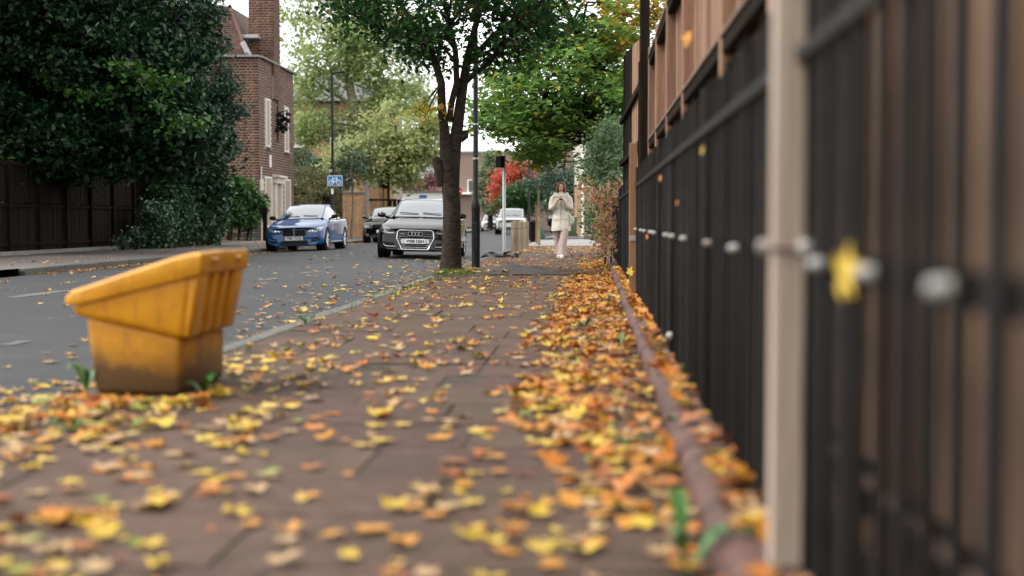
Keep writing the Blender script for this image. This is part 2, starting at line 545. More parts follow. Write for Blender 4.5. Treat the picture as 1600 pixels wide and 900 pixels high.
def rotmats(yaw, tilt, spin):
    """yaw about z after tilt about x after spin about z"""
    n = len(yaw)
    def rz(a):
        m = np.zeros((n, 3, 3)); c, s = np.cos(a), np.sin(a)
        m[:, 0, 0] = c; m[:, 0, 1] = -s; m[:, 1, 0] = s; m[:, 1, 1] = c; m[:, 2, 2] = 1
        return m
    mx = np.zeros((n, 3, 3)); c, s = np.cos(tilt), np.sin(tilt)
    mx[:, 0, 0] = 1; mx[:, 1, 1] = c; mx[:, 1, 2] = -s; mx[:, 2, 1] = s; mx[:, 2, 2] = c
    return rz(yaw) @ mx @ rz(spin)


def leaf_mesh(name, P, size, templ, mat, tilt=(.6, .5), jitter=.35):
    P = np.asarray(P, float); n = len(P)
    tv, tf = templ
    Rm = rotmats(rng.uniform(0, 6.283, n), rng.normal(tilt[0], tilt[1], n), rng.uniform(0, 6.283, n))
    s = size * rng.uniform(1 - jitter, 1 + jitter, n)
    V = np.einsum('nij,kj->nki', Rm, tv) * s[:, None, None] + P[:, None, :]
    F = tf[None] + (np.arange(n) * len(tv))[:, None, None]
    return array_mesh(name, V.reshape(-1, 3), F.reshape(-1, tf.shape[1]), mat)


def in_ellipsoid(n, c, r, shell=.0):
    d = rng.normal(size=(n, 3)); d /= np.linalg.norm(d, axis=1)[:, None]
    u = rng.uniform(shell ** 3, 1, n) ** (1 / 3)
    return np.array(c) + d * u[:, None] * np.array(r)


def clumps(centres, per, spread):
    c = np.repeat(np.asarray(centres), per, axis=0)
    return c + rng.normal(size=c.shape) * np.array(spread)


def tree(name, label, loc, trunks, centres, per, spread, lsize, templ, leaf, barkm, group=None, cat='tree', tilt=(.7, .5), twig=.012,
         extra=None, twigs=True):
    """trunk and limbs as tapered tubes, a twig to every clump, a crown of single leaves"""
    root = thing(name, label, cat, loc, 0, group)
    b = MB(); nodes = []
    for pts, rad in trunks:
        b.tube(pts, rad, 16 if rad[0] > .08 else 9)
        for i in range(len(pts) - 1):
            for t in (0, .33, .66):
                nodes.append((Vector(pts[i]).lerp(Vector(pts[i + 1]), t), rad[i] + (rad[i + 1] - rad[i]) * t))
        nodes.append((Vector(pts[-1]), rad[-1]))
    b.build('trunk', barkm, root)
    cen = np.asarray(centres)
    if twigs:
        b = MB()
        na = np.array([p for p, r_ in nodes]); nr = [r_ for p, r_ in nodes]
        for c in cen:
            dd = np.linalg.norm(na - c, axis=1) + np.maximum(0, na[:, 2] - c[2]) * 1.5
            k = int(np.argmin(dd)); p = Vector(na[k]); q = Vector(c)
            mid = p.lerp(q, .5) + Vector((rnd.uniform(-.1, .1), rnd.uniform(-.1, .1), .12)) * (q - p).length
            r0 = min(nr[k] * .6, twig * (1 + (q - p).length))
            b.tube([p, mid, q], [r0, r0 * .6, r0 * .25], 4, cap=False)
        tw = b.build('branch', barkm, root); tw['kind'] = 'stuff'
    me = leaf_mesh('crown', clumps(cen, per, spread), lsize, templ, leaf, tilt)
    o = link('crown', me, root); o['kind'] = 'stuff'
    if extra:
        for nm, c2, per2, sp2, sz2, mt2 in extra:
            o = link(nm, leaf_mesh(nm, clumps(c2, per2, sp2), sz2, templ, mt2, tilt), root); o['kind'] = 'stuff'
    return root
# ================================================================== THE SETTING
def strip(name, xs, ys, zf, mat, kind='structure'):
    V = [(x, y, zf(x, y)) for y in ys for x in xs]; n = len(xs)
    F = [(j * n + i, j * n + i + 1, (j + 1) * n + i + 1, (j + 1) * n + i) for j in range(len(ys) - 1) for i in range(n - 1)]
    o = link(name, array_mesh(name, V, F, mat, True)); o['kind'] = kind
    return o


strip('ground', np.linspace(-900, 900, 7), np.linspace(-100, 1600, 7), lambda x, y: -.30, M['verge'])
road = strip('road', np.linspace(FX - .02, KX + .02, 25), np.linspace(-60, 150, 80), lambda x, y: road_z(x), M['asphalt'])
strip('cross_road', np.linspace(-70, 60, 9), [150, 156, 162], lambda x, y: -.115, M['asphalt'])
# worn centre dashes
for px, py, ln, wd in ((62, 462, 1.6, .20), (424, 437, .8, .1), (478, 427, .9, .1), (25, 535, .35, .1), (514, 419, .8, .1)):
    p = gp(px, py, -.05)
    b = MB(); n = 8
    ring = []
    for i in range(n + 1):
        y = p.y + ln * (i / n - .5)
        ring.append([(p.x - wd / 2 + rnd.uniform(-.012, .012), y, road_z(p.x) + .004), (p.x + wd / 2 + rnd.uniform(-.012, .012), y, road_z(p.x) + .004)])
    V = [q for r_ in ring for q in r_]
    b.add(V, [(2 * i, 2 * i + 1, 2 * i + 3, 2 * i + 2) for i in range(n)])
    b.build('road_marking', M['paint_worn'], road, smooth=False)

# near pavement: bed with flags laid in courses
PX0, PX1, PY1 = KX + .16, .285, 47.0
pav = strip('pavement', np.linspace(PX0 - .02, 3.5, 12), np.linspace(-1, PY1, 40), lambda x, y: -.0065, M['bed'])
slab_me = {}
for wd in (.45, .6, .75, .9):
    for v in range(2):
        b = MB().box((0, 0, -.03), (wd - .007, .593, .06), ch=.004 + .003 * v)
        slab_me[wd, v] = b.mesh('paving_slab', M['slab'], smooth=False)
y = 2.1; row = 0; n_slab = 0
far_b = MB()
TREE = gp(705, 427, 0)
while y < PY1 - .3:
    x = PX0; first = True
    off = [.6, .9, .75, .45][row % 4]
    while x < PX1 - .1:
        wd = off if first else rnd.choice([.75, .9, .9, .6])
        if PX1 - (x + wd) < .3:
            wd = PX1 - x
        first = False
        key = min((.45, .6, .75, .9), key=lambda k: abs(k - wd))
        cx, cy = x + wd / 2, y + .3
        if not (cx < TREE.x + .75 and abs(cy - TREE.y) < .75):
            lift = max(0, .05 - .03 * (Vector((cx, cy, 0)) - Vector((TREE.x + 1.3, TREE.y + .3, 0))).length)
            if n_slab < 290:
                o = link('paving_slab', slab_me[key, row % 2], pav)
                o.location = (cx, cy, rnd.gauss(0, .0022) + lift)
                o.scale = ((wd - .007) / (key - .007), 1, 1)
                o.rotation_euler = (rnd.gauss(0, .0045), rnd.gauss(0, .0045), rnd.gauss(0, .004))
                n_slab += 1
            else:
                far_b.box((cx, cy, -.03), (wd - .012, .588, .06), (rnd.gauss(0, .004), rnd.gauss(0, .004), 0))
        x += wd
    y += .6; row += 1
if far_b.v:
    o = far_b.build('far_paving', M['slab'], pav, smooth=False); o['kind'] = 'stuff'
# side entrance of pale concrete, then the pavement goes on
strip('side_road', np.linspace(KX - .05, 22, 12), [PY1 + .12, 52, 58, 64, 68], lambda x, y: -.03 - .05 * max(0, min(1, (KX + .9 - x) / .9)), M['concrete'])
strip('far_footway', [KX + .14, 0, 4, 9], [68, 90, 120, 149], lambda x, y: 0, M['far_pave'])
b = MB().box(((PX0 + 3) / 2, PY1 + .06, -.07), (3 - PX0, .12, .15), ch=.012)
o = b.build('entrance_kerb', M['kerb'], smooth=False); o['kind'] = 'structure'


def kerb_line(name, x0, x1, y0, y1, z1, zdrop, mats, count=300, lng=.915):
    base = MB().box(((x0 + x1) / 2, (y0 + y1) / 2, z1 - .2), (x1 - x0 - .02, y1 - y0, .3)).build(name, M['bed'], smooth=False)
    base['kind'] = 'structure'
    me = MB().box((0, 0, -.1), (x1 - x0, lng - .008, .2), ch=.014).mesh('kerb_stone', mats, smooth=False)
    yy = y0
    while yy < y1 - .2:
        o = link('kerb_stone', me, base)
        o.location = ((x0 + x1) / 2 + rnd.gauss(0, .004), yy + lng / 2, z1 + rnd.gauss(0, .003))
        o.rotation_euler = (rnd.gauss(0, .003), 0, rnd.gauss(0, .003))
        yy += lng
    return base


kerb_line('kerb', KX, KX + .15, 1.5, PY1, .004, .12, M['kerb'])
kerb_line('far_kerb', FX - .14, FX, 24, 96, .002, .12, M['kerb'])
strip('far_pavement', np.linspace(-18, FX - .13, 6), np.linspace(-60, 150, 40), lambda x, y: 0, M['far_pave'])
strip('garden_soil', [-70, -40, -14.2], [15, 60, 150], lambda x, y: .02, M['soil'])
strip('garden', [.62, 30, 70], [-1, 25, PY1], lambda x, y: .02, M['soil'])
strip('green_verge', [-70, -20, 20, 60], [162.2, 170, 230], lambda x, y: .1, M['verge'])

# ground at the foot of the cherry: soil, lifted tarmac, roots
def mound(name, cx, cy, rx, ry, h, mat, kind, seed, n=26):
    g = random.Random(seed); V = []; F = []
    ph = [g.uniform(0, 6) for _ in range(4)]
    for i in range(n + 1):
        for j in range(n * 2):
            a = 2 * math.pi * j / (n * 2); t = i / n
            edge = 1 + .13 * math.sin(3 * a + ph[0]) + .08 * math.sin(5 * a + ph[1])
            r_ = t * edge
            x = r_ * rx * math.cos(a); y_ = r_ * ry * math.sin(a)
            z = h * (1 - t ** 3) ** 1.1 * (1 + .35 * math.sin(7 * x + ph[2]) * math.sin(6 * y_ + ph[3])) - .012
            V.append((cx + x, cy + y_, z))
    m = n * 2
    F = [(i * m + j, i * m + (j + 1) % m, (i + 1) * m + (j + 1) % m, (i + 1) * m + j) for i in range(n) for j in range(m)]
    o = link(name, array_mesh(name, V, F, mat, True)); o['kind'] = kind
    return o


mound('soil_patch', TREE.x + .02, TREE.y - .1, .62, 1.0, .06, M['soil'], 'structure', 3)
mound('lifted_tarmac', TREE.x + .95, TREE.y - .1, .85, .7, .13, M['tarmac_patch'], 'structure', 5)

# plinth under the railing: coping stones with a rounded nose
FENCE_X = .44
PLX0, PLX1 = .285, .60
prof = [(PLX0, -.05), (PLX0, .06), (PLX0 + .008, .083), (PLX0 + .028, .097), (PLX0 + .06, .102), (PLX1, .096), (PLX1, -.05)]
pl = MB().box(((PLX0 + PLX1) / 2, 23, 0), (PLX1 - PLX0 - .03, 45, .13)).build('plinth', M['bed'], smooth=False); pl['kind'] = 'structure'
cop_me = []
for v in range(3):
    g = random.Random(40 + v); b = MB(); L = .9
    rings = []
    for i in range(9):
        yy = -L / 2 + .006 + (L - .012) * i / 8
        rings.append([(p[0] + g.uniform(-.004, .004) * (j in (1, 2, 3)), yy, p[1] + g.uniform(-.004, .003) * (j in (2, 3, 4))) for j, p in enumerate(prof)])
    b.loft(rings)
    cop_me.append(b.mesh('coping_stone', M['plinth'], ang=50))
yy = 1.0
for i in range(48):
    o = link('coping_stone', cop_me[i % 3], pl); o.location = (rnd.gauss(0, .004), yy + .45, rnd.gauss(0, .003)); yy += .9

# ================================================================== THE RAILING AND THE BOARD FENCE
rail = thing('metal_railing', 'tall black metal railing of upright pales along the leaf strewn plinth', 'railing', (FENCE_X, 1, .1))
zt = 1.225
pale = []
for v in range(4):
    g = random.Random(v)
    w2 = .031
    b = MB()
    prof = [(-.004, -w2), (.010, -w2 * .35), (.010, w2 * .35), (-.004, w2), (-.010, w2), (.003, w2 * .3), (.003, -w2 * .3), (-.010, -w2)]
    h = zt + g.uniform(-.012, .012)
    ring = lambda z, k: [(p[0], p[1] * k, z) for p in prof]
    b.loft([ring(0, 1), ring(.6, 1), ring(h - .05, 1), ring(h, .25)])
    pale.append(b.mesh('pale', M['black'], ang=30))
PITCH = .155
ypos = [1.1 + PITCH * i for i in range(185)]
for i, yv in enumerate(ypos):
    o = link('pale', pale[rnd.randrange(4)], rail); o.location = (rnd.gauss(0, .002), yv - 1, 0)
    o.rotation_euler = (rnd.gauss(0, .004), rnd.gauss(0, .003), rnd.gauss(0, .05))
for zz, hh, xx in ((1.06, .032, -.018), (.635, .05, .03), (.12, .04, .03)):
    b = MB().box((xx, 14.5, zz), (.014, 29.5, hh), ch=.003); b.build('rail', M['black'], rail, smooth=False)
for yv in (5.7, 8.4, 11.1, 13.3, 16.2, 19.0, 21.8, 24.6):
    MB().box((.02, yv - 1 + .07, .62), (.05, .06, 1.26), ch=.006).build('railing_post', M['black'], rail, smooth=False)
cap = MB().lathe([(.0, -.016), (.012, -.016), (.02, -.008), (.0215, 0), (.0215, .012), (.012, .014), (0, .014)][:-1], 14, axis='x').mesh('bolt_cap', M['capwhite'])
capg = cap.copy(); capg.materials[0] = M['capgrey']
for d in (13.7, 12.1, 11.4, 10.2, 9.6, 8.0, 7.46, 6.6, 5.07, 4.2, 2.63, 2.16, 1.68):
    yv = min(ypos, key=lambda q: abs(q - d))
    o = link('bolt_cap', cap if d != 5.07 else capg, rail); o.location = (-.026 + rnd.gauss(0, .002), yv - 1, .64); s = .62
    o.scale = (1, s, s)
o = link('bolt_cap', cap, rail); o.location = (-.022, 7.7 - 1, .1)

# pale square posts strapped to the railing
post = thing('timber_post', 'pale blurred square timber post strapped to the black railing close by', 'post', (.405, 2.985, .1))
b = MB().box((0, 0, 1.3), (.066, .066, 2.6), ch=.004); b.build('shaft', M['post'], post, smooth=False)
for zz in (.665, 1.215):
    st = MB()
    st.tube([(-.036, .06, zz), (-.037, -.034, zz), (-.034, -.037, zz), (.05, -.037, zz)], .0045, 6)
    st = st.build('strap', M['strap'], post)
    cp = link('bolt_cap', cap, st); cp.location = (.034, -.045, zz); cp.rotation_euler = (0, 0, R(90)); cp.scale = (.9, .9, .9)
    if zz < 1:
        cp = link('bolt_cap', capg, st); cp.location = (-.045, .04, zz); cp.scale = (.8, .8, .8)
post2 = thing('timber_post', 'slim orange timber post where the board fence ends, yellow leaf at its foot', 'post', (.40, 14.0, .1))
MB().box((0, 0, .74), (.075, .06, 1.48), ch=.004).build('shaft', M['newpost'], post2, smooth=False)
MB().box((-.002, -.035, .55), (.06, .006, .05), ch=.002).build('bracket', M['steel'], post2, smooth=False)
post3 = thing('timber_post', 'tall dark weathered post rising above the end of the board fence', 'post', (.545, 15.1, .0))
MB().box((0, 0, 1.75), (.10, .10, 3.5), ch=.006).build('shaft', M['oldwood'], post3, smooth=False)
MB().prism([(-.055, -.055), (.055, -.055), (.055, .055), (-.055, .055)], 3.5, 3.52, 'z').build('cap', M['oldwood'], post3, smooth=False)

BX = .66
bf = thing('board_fence', 'high brown close boarded timber fence behind the black railing', 'fence', (BX, 0, 0))
brd = []
for v in range(5):
    g = random.Random(60 + v); hgt = 2.62
    b = MB()
    rings = []
    for z in (0.04, .9, 1.8, hgt + g.uniform(-.015, .01)):
        e = g.uniform(-.0015, .0015)
        rings.append([(-.011 + e, -.052, z), (-.006 + e, .052, z), (.004 + e, .052, z), (.006 + e, -.052, z)])
    b.loft(rings); brd.append(b.mesh('board', M['fence'], smooth=False))
yv = 1.05; k = 0
while yv < 15.0:
    o = link('board', brd[rnd.randrange(5)], bf); o.location = (rnd.gauss(0, .003), yv, rnd.gauss(0, .008))
    o.rotation_euler = (rnd.gauss(0, .002), rnd.gauss(0, .002), rnd.gauss(.03, .01))
    yv += .097; k += 1
ends = [1.0, 2.9, 4.75, 6.55, 9.3, 11.3, 13.2, 14.9]
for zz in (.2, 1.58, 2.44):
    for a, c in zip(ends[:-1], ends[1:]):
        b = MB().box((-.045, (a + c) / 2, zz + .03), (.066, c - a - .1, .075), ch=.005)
        b.build('arris_rail', M['oldwood'], bf, smooth=False)  # dark timber carries the shade of the rail's underside in its colour
        MB().box((-.082, (a + c) / 2, zz + .074), (.016, c - a - .1, .022), ch=.003).build('lit_edge_strip', M['rail'], bf, smooth=False)  # strip added in paler timber for the rail's lit upper edge
for e in ends:
    MB().box((-.045, e, 1.32), (.075, .095, 2.6), ch=.005).build('fence_post', M['fence'], bf, smooth=False)
# older, darker boards beyond
of = thing('board_fence', 'taller old board fence farther along, brown turning dark at its far end', 'fence', (.60, 15.25, 0), R(.95))
for i in range(60):
    g = 2.85 + .0085 * i
    b = MB().box((0, 0, g / 2), (.02, .11, g), ch=.003)
    if i == 0: ob_me = b.mesh('board', M['oldwood'], smooth=False); nb_me = b.mesh('board', M['fence'], smooth=False)
    o = link('board', nb_me if i < 33 else ob_me, of); o.location = (rnd.gauss(0, .004), i * .118, 0); o.scale = (1, 1, (g + rnd.gauss(0, .01)) / 2.85)
for zz in (.5, 1.7, 2.35):
    MB().box((-.04, 3.5, zz), (.05, 7, .08), ch=.004).build('arris_rail', M['oldwood'], of, smooth=False)
end = MB().box((-.02, -.1, 1.25), (.2, .03, 2.5), ch=.004).build('end_board', M['oldwood'], of, smooth=False)

# ================================================================== LEFT SIDE: fence under the evergreens
LX = -14.0
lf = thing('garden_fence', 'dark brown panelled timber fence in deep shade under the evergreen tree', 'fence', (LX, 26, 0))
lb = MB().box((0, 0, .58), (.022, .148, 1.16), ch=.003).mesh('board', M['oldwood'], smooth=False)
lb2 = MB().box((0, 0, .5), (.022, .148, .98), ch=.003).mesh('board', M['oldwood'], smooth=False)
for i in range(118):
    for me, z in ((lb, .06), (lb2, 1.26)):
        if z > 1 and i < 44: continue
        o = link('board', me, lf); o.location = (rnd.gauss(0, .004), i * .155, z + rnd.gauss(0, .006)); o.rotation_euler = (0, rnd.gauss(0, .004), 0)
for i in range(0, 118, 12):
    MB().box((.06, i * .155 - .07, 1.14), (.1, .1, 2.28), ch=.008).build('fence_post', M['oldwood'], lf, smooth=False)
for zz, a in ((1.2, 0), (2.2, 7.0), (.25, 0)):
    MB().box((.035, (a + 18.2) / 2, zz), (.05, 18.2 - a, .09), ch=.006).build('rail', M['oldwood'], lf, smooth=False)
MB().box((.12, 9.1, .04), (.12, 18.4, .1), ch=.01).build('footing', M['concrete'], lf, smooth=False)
# ================================================================== BUILDINGS
M['mortar'] = surf('mortar', [(.32, .25, .19), (.42, .34, .26)], .9, scale=20)
M['mortar2'] = surf('dark_mortar', [(.09, .06, .05), (.13, .09, .075)], .9, scale=20)


def brickmat(name, cols):
    m, n, l, b = mk(name)
    g = n.new('ShaderNodeNewGeometry'); rp = ramp(n, cols); l.new(g.outputs['Random Per Island'], rp.inputs[0])
    nz = n.new('ShaderNodeTexNoise'); nz.inputs['Scale'].default_value = 2.2; nz.inputs['Detail'].default_value = 6
    l.new(g.outputs['Position'], nz.inputs['Vector'])
    h = n.new('ShaderNodeHueSaturation'); mr = n.new('ShaderNodeMapRange')
    mr.inputs['From Min'].default_value = .3; mr.inputs['From Max'].default_value = .7
    mr.inputs['To Min'].default_value = .75; mr.inputs['To Max'].default_value = 1.25
    l.new(nz.outputs['Fac'], mr.inputs['Value']); l.new(mr.outputs[0], h.inputs['Value']); l.new(rp.outputs[0], h.inputs['Color'])
    l.new(h.outputs[0], b.inputs['Base Color']); b.inputs['Roughness'].default_value = .85
    return m


M['brick_red'] = brickmat('red_brick', [(.055, .020, .012), (.092, .033, .020), (.12, .048, .028), (.065, .024, .016), (.145, .066, .04)])
M['brick_brown'] = brickmat('brown_brick', [(.085, .043, .031), (.112, .058, .043), (.14, .074, .056)])
M['brick_warm'] = brickmat('warm_brick', [(.32, .18, .085), (.40, .235, .115), (.44, .28, .15)])
M['tile'] = brickmat('clay_tile', [(.07, .034, .028), (.10, .05, .04), (.13, .07, .055)])
M['lead'] = surf('lead_flashing', [(.28, .29, .31), (.4, .41, .42)], .5, scale=5)


def bricks(o0, du, nrm, W, z0, z1, holes=(), keep=None, header=True, proud=.006, k_=1.0):
    """Flemish bond as real bricks: o0 origin, du direction along the wall, nrm outward"""
    V = []; F = []
    du = Vector(du); nrm = Vector(nrm); o0 = Vector(o0)
    z = z0; row = 0
    while z < z1 - .03:
        u = -(.165 * k_ if row % 2 else 0); k = row % 2
        while u < W:
            L = (.1025 if (k % 2 and header) else .215) * k_
            a, b_ = max(u, 0), min(u + L, W)
            if b_ - a > .03 and not any(h[0] < b_ and a < h[1] and h[2] < z + .065 * k_ and z < h[3] for h in holes) and (keep is None or keep((a + b_) / 2, z)):
                p = proud + rnd.uniform(-.003, .003); n = len(V)
                for dd in (-.01, p):
                    for uu, zz in ((a, z), (b_, z), (b_, z + .06 * k_), (a, z + .06 * k_)):
                        V.append(o0 + du * uu + nrm * dd + Vector((0, 0, zz)))
                F += [(n + 4, n + 5, n + 6, n + 7)] + [(n + i, n + (i + 1) % 4, n + 4 + (i + 1) % 4, n + 4 + i) for i in range(4)]
            u += L + .014 * k_; k += 1
        z += .075 * k_; row += 1
    return np.array([tuple(v) for v in V]), np.array(F)


def brick_part(name, mat, parent, *a, **k):
    V, F = bricks(*a, **k)
    o = link(name, array_mesh(name, V, F, mat), parent); o['kind'] = 'stuff'
    return o


# ---- the red brick house at the corner: local +Y along the street, -X away from it; the near street corner is the origin
HX, HY = at(405, 300, 60).x, 60
house = thing('brick_house', 'red brick house with tall chimney, parapet and white sash windows beside the street', 'house', (HX, HY, 0))
HH, HL, HD = 7.75, 7.1, 7.5
MB().box((-HD / 2, HL / 2, HH / 2), (HD, HL, HH)).build('wall', M['mortar'], house, smooth=False)
brick_part('brickwork', M['brick_red'], house, (0, 0, 0), (-1, 0, 0), (0, -1, 0), HD, 0, HH, k_=1.55)
wz = [(1.35, 2.15, 4.05, 6.15), (5.1, 5.95, 4.0, 6.05), (1.1, 2.35, .55, 2.75), (5.0, 6.3, .55, 2.75), (2.75, 4.2, 0, 2.85)]
holes = wz
brick_part('brickwork', M['brick_brown'], house, (0, 0, 0), (0, 1, 0), (1, 0, 0), HL, 0, HH, holes=holes, header=False, k_=1.55)
cp = MB().box((-HD / 2, -.02, HH + .04), (HD + .16, .30, .08), ch=.01).box((.02, HL / 2 + .14, HH + .04), (.30, HL - .02, .08), ch=.01)
cp.build('parapet_coping', M['concrete'], house, smooth=False)


def window(parent, y0, y1, z0, z1, bars=(1, 2), x=0.0, blind=True, fm='white'):
    f = MB(); wy, wz_ = (y0 + y1) / 2, (z0 + z1) / 2
    for a in (y0 + .035, y1 - .035): f.box((x - .03, a, wz_), (.12, .07, z1 - z0))
    for a in (z0 + .035, z1 - .035): f.box((x - .033, wy, a), (.11, y1 - y0 - .14, .07))
    w_ = f.build('window', M[fm], parent, smooth=False)
    MB().box((x - .07, wy, wz_), (.012, y1 - y0 - .12, z1 - z0 - .12)).build('pane', M['white'] if blind else M['pane'], w_, smooth=False)
    for i in range(1, bars[0] + 1):
        MB().box((x - .055, y0 + (y1 - y0) * i / (bars[0] + 1), wz_), (.03, .03, z1 - z0 - .14)).build('glazing_bar', M[fm], w_, smooth=False)
    for i in range(1, bars[1] + 1):
        MB().box((x - .052, wy, z0 + (z1 - z0) * i / (bars[1] + 1)), (.036, y1 - y0 - .14, .035)).build('glazing_bar', M[fm], w_, smooth=False)
    MB().box((x + .03, wy, z0 - .04), (.2, y1 - y0 + .1, .07), ch=.008).build('sill', M['concrete'], w_, smooth=False)
    return w_


for h in wz[:2]: window(house, *h, bars=(0, 1))
for h in wz[2:4]: window(house, *h, bars=(1, 2))
d = wz[4]
dr = MB().box((-.06, (d[0] + d[1]) / 2, 1.1), (.06, .95, 2.2)).build('door', M['plastic'], house, smooth=False)
MB().lathe([(.0, 0), (.03, .0), (.035, .03), (.0, .05)][:-1], 10, (-.03, d[0] + .35, 1.05), 'x').build('handle', M['chrome'], dr)
b = MB()
for a in (d[0] + .14, d[1] - .14): b.box((.03, a, 1.25), (.16, .24, 2.5), ch=.01)
b.box((.05, (d[0] + d[1]) / 2, 2.62), (.24, d[1] - d[0] + .1, .26), ch=.01).box((.1, (d[0] + d[1]) / 2, 2.8), (.4, d[1] - d[0] + .3, .10), ch=.012)
b.build('door_surround', M['cream'], house, smooth=False)
MB().box((.015, 2.1, 3.45), (.03, .36, .55), ch=.005).build('plaque', M['white'], house, smooth=False)
pp = MB().tube([(.06, .12, 0), (.06, .12, 3.15)], .045, 10).box((.07, .12, 2.35), (.16, .16, .5), ch=.01)
pp.build('drainpipe', M['cream'], house)
MB().box((.02, 3.5, HH - 1.4), (.05, .05, .6)).build('pipe_stub', M['trim'], house, smooth=False)
orn = MB()          # wrought iron bracket on the wall between the windows
orn.tube([(.03, 3.55, 4.35), (.03, 3.55, 6.0)], .03, 8)
for z, l_ in ((5.0, .28), (5.35, .38), (5.65, .24)):
    orn.tube([(.03, 3.55, z), (.45, 3.5, z + .12), (.62, 3.45, z - .1)], [.03, .025, .02], 6)
    orn.tube([(.03, 3.55 - l_, z - .1), (.05, 3.55, z + .05), (.03, 3.55 + l_, z - .1)], [.03, .05, .03], 6)
for k in range(16):
    a = Vector((.2 + rnd.uniform(-.1, .3), 3.5 + rnd.uniform(-.4, .4), 5.25 + rnd.uniform(-.5, .4)))
    orn.box(a, (.14, .16, .12), (rnd.random(), rnd.random(), rnd.random()))
orn.build('wall_bracket', M['trim'], house)
# chimney, flush with the street front
cx0, cy0, cx1, cy1 = -1.02, 2.55, .12, 3.75
ch = MB().box(((cx0 + cx1) / 2, (cy0 + cy1) / 2, 9.12), (cx1 - cx0 - .02, cy1 - cy0 - .02, 5.8)).build('chimney', M['mortar'], house, smooth=False)
brick_part('brickwork', M['brick_red'], ch, (cx1, cy0, 0), (-1, 0, 0), (0, -1, 0), cx1 - cx0, HH - .5, 12, k_=1.55)
brick_part('brickwork', M['brick_brown'], ch, (cx1, cy0, 0), (0, 1, 0), (1, 0, 0), cy1 - cy0, 6.2, 12, header=False, k_=1.55)
# tiled mansard slope behind the parapet, its verge leaning back
e0, t0 = Vector((-.62, 1.0, HH)), Vector((-1.95, 3.0, HH + 2.6))
rf = MB()
rf.add([(-HD, 1.0, HH), (-.62, 1.0, HH), (-.62, HL, HH), (-HD, HL, HH), (-HD, 3.0, HH + 2.6), (-1.95, 3.0, HH + 2.6), (-1.95, HL, HH + 2.6), (-HD, HL, HH + 2.6)],
       [(0, 1, 5, 4), (1, 2, 6, 5), (2, 3, 7, 6), (3, 0, 4, 7), (4, 5, 6, 7), (3, 2, 1, 0)])
rf = rf.build('roof', M['mortar2'], house, smooth=False)
V = []; F = []
for r_ in range(26):
    t = r_ / 26; x1 = -.66 - 1.33 * t; x = -HD + (.08 if r_ % 2 else 0)
    while x < x1:
        xb = min(x + .165, x1); n = len(V)
        p0 = Vector((0, 1 + 2 * t, HH + 2.6 * t)); p1 = Vector((0, 1 + 2 * (t + .05), HH + 2.6 * (t + .05)))
        nn = Vector((0, -.79, .61))
        for xx in (x + .002, xb - .002):
            V += [Vector((xx, p0.y, p0.z)) + nn * .035, Vector((xx, p1.y, p1.z)) + nn * .012, Vector((xx, p0.y, p0.z)) + nn * .002]
        F += [(n, n + 3, n + 4, n + 1), (n, n + 2, n + 5, n + 3)]
        x += .17
o = link('roof_tiles', array_mesh('roof_tiles', [tuple(v) for v in V], F, M['tile']), rf); o['kind'] = 'stuff'
MB().tube([e0 + Vector((0, -.05, .02)), t0 + Vector((0, -.05, .04))], .075, 8).build('hip_tile', M['tile'], rf)
MB().box((-.85, 2.3, HH + 1.15), (.75, .6, .14), ch=.01).box((-.75, 1.15, HH + .4), (.22, .06, .9), (0, -.46, 0)).build('flashing', M['lead'], rf, smooth=False)


# ---- generic far blocks: local front faces -Y
def block(name, label, cat, loc, rot, W, D, H, wallm, mort, wins, roof=None, roofm='tile', hip=2.0, brick=True, group=None):
    t = thing(name, label, cat, loc, rot, group)
    MB().box((0, D / 2, H / 2), (W, D, H)).build('wall', M[mort], t, smooth=False)
    if brick:
        V = []; F = []
        hl = [(x0 + W / 2, x1 + W / 2, z0, z1) for x0, x1, z0, z1 in wins]
        brick_part('brickwork', M[wallm], t, (-W / 2, 0, 0), (1, 0, 0), (0, -1, 0), W, 0, H, holes=hl, header=False)
    for x0, x1, z0, z1 in wins:
        f = MB(); xm, zm = (x0 + x1) / 2, (z0 + z1) / 2
        for a in (x0 + .05, x1 - .05): f.box((a, -.01, zm), (.1, .12, z1 - z0))
        for a in (z0 + .05, z1 - .05): f.box((xm, -.013, a), (x1 - x0 - .2, .11, .1))
        f.box((xm, -.006, zm), (.07, .09, z1 - z0 - .2))
        wn = f.build('window', M['white'], t, smooth=False)
        MB().box((xm, .03, zm), (x1 - x0 - .18, .08, z1 - z0 - .18)).build('pane', M['pane'], wn, smooth=False)
        MB().box((xm, -.09, z0 - .05), (x1 - x0 + .14, .2, .08)).build('sill', M['concrete'], wn, smooth=False)
    if roof == 'hip':
        e = .35; b = MB()
        b.add([(-W / 2 - e, -e, H), (W / 2 + e, -e, H), (W / 2 + e, D + e, H), (-W / 2 - e, D + e, H), (-W / 2 + D * .45, D / 2, H + hip), (W / 2 - D * .45, D / 2, H + hip)],
              [(0, 1, 5, 4), (1, 2, 5), (2, 3, 4, 5), (3, 0, 4), (3, 2, 1, 0)])
        b.build('roof', M[roofm], t, smooth=False)
        MB().box((0, -.3, H - .06), (W + .8, .12, .12)).build('gutter', M['trim'], t, smooth=False)
    elif roof == 'flat':
        MB().box((0, D / 2, H + .08), (W + .3, D + .3, .16), ch=.02).build('roof', M['concrete'], t, smooth=False)
    return t


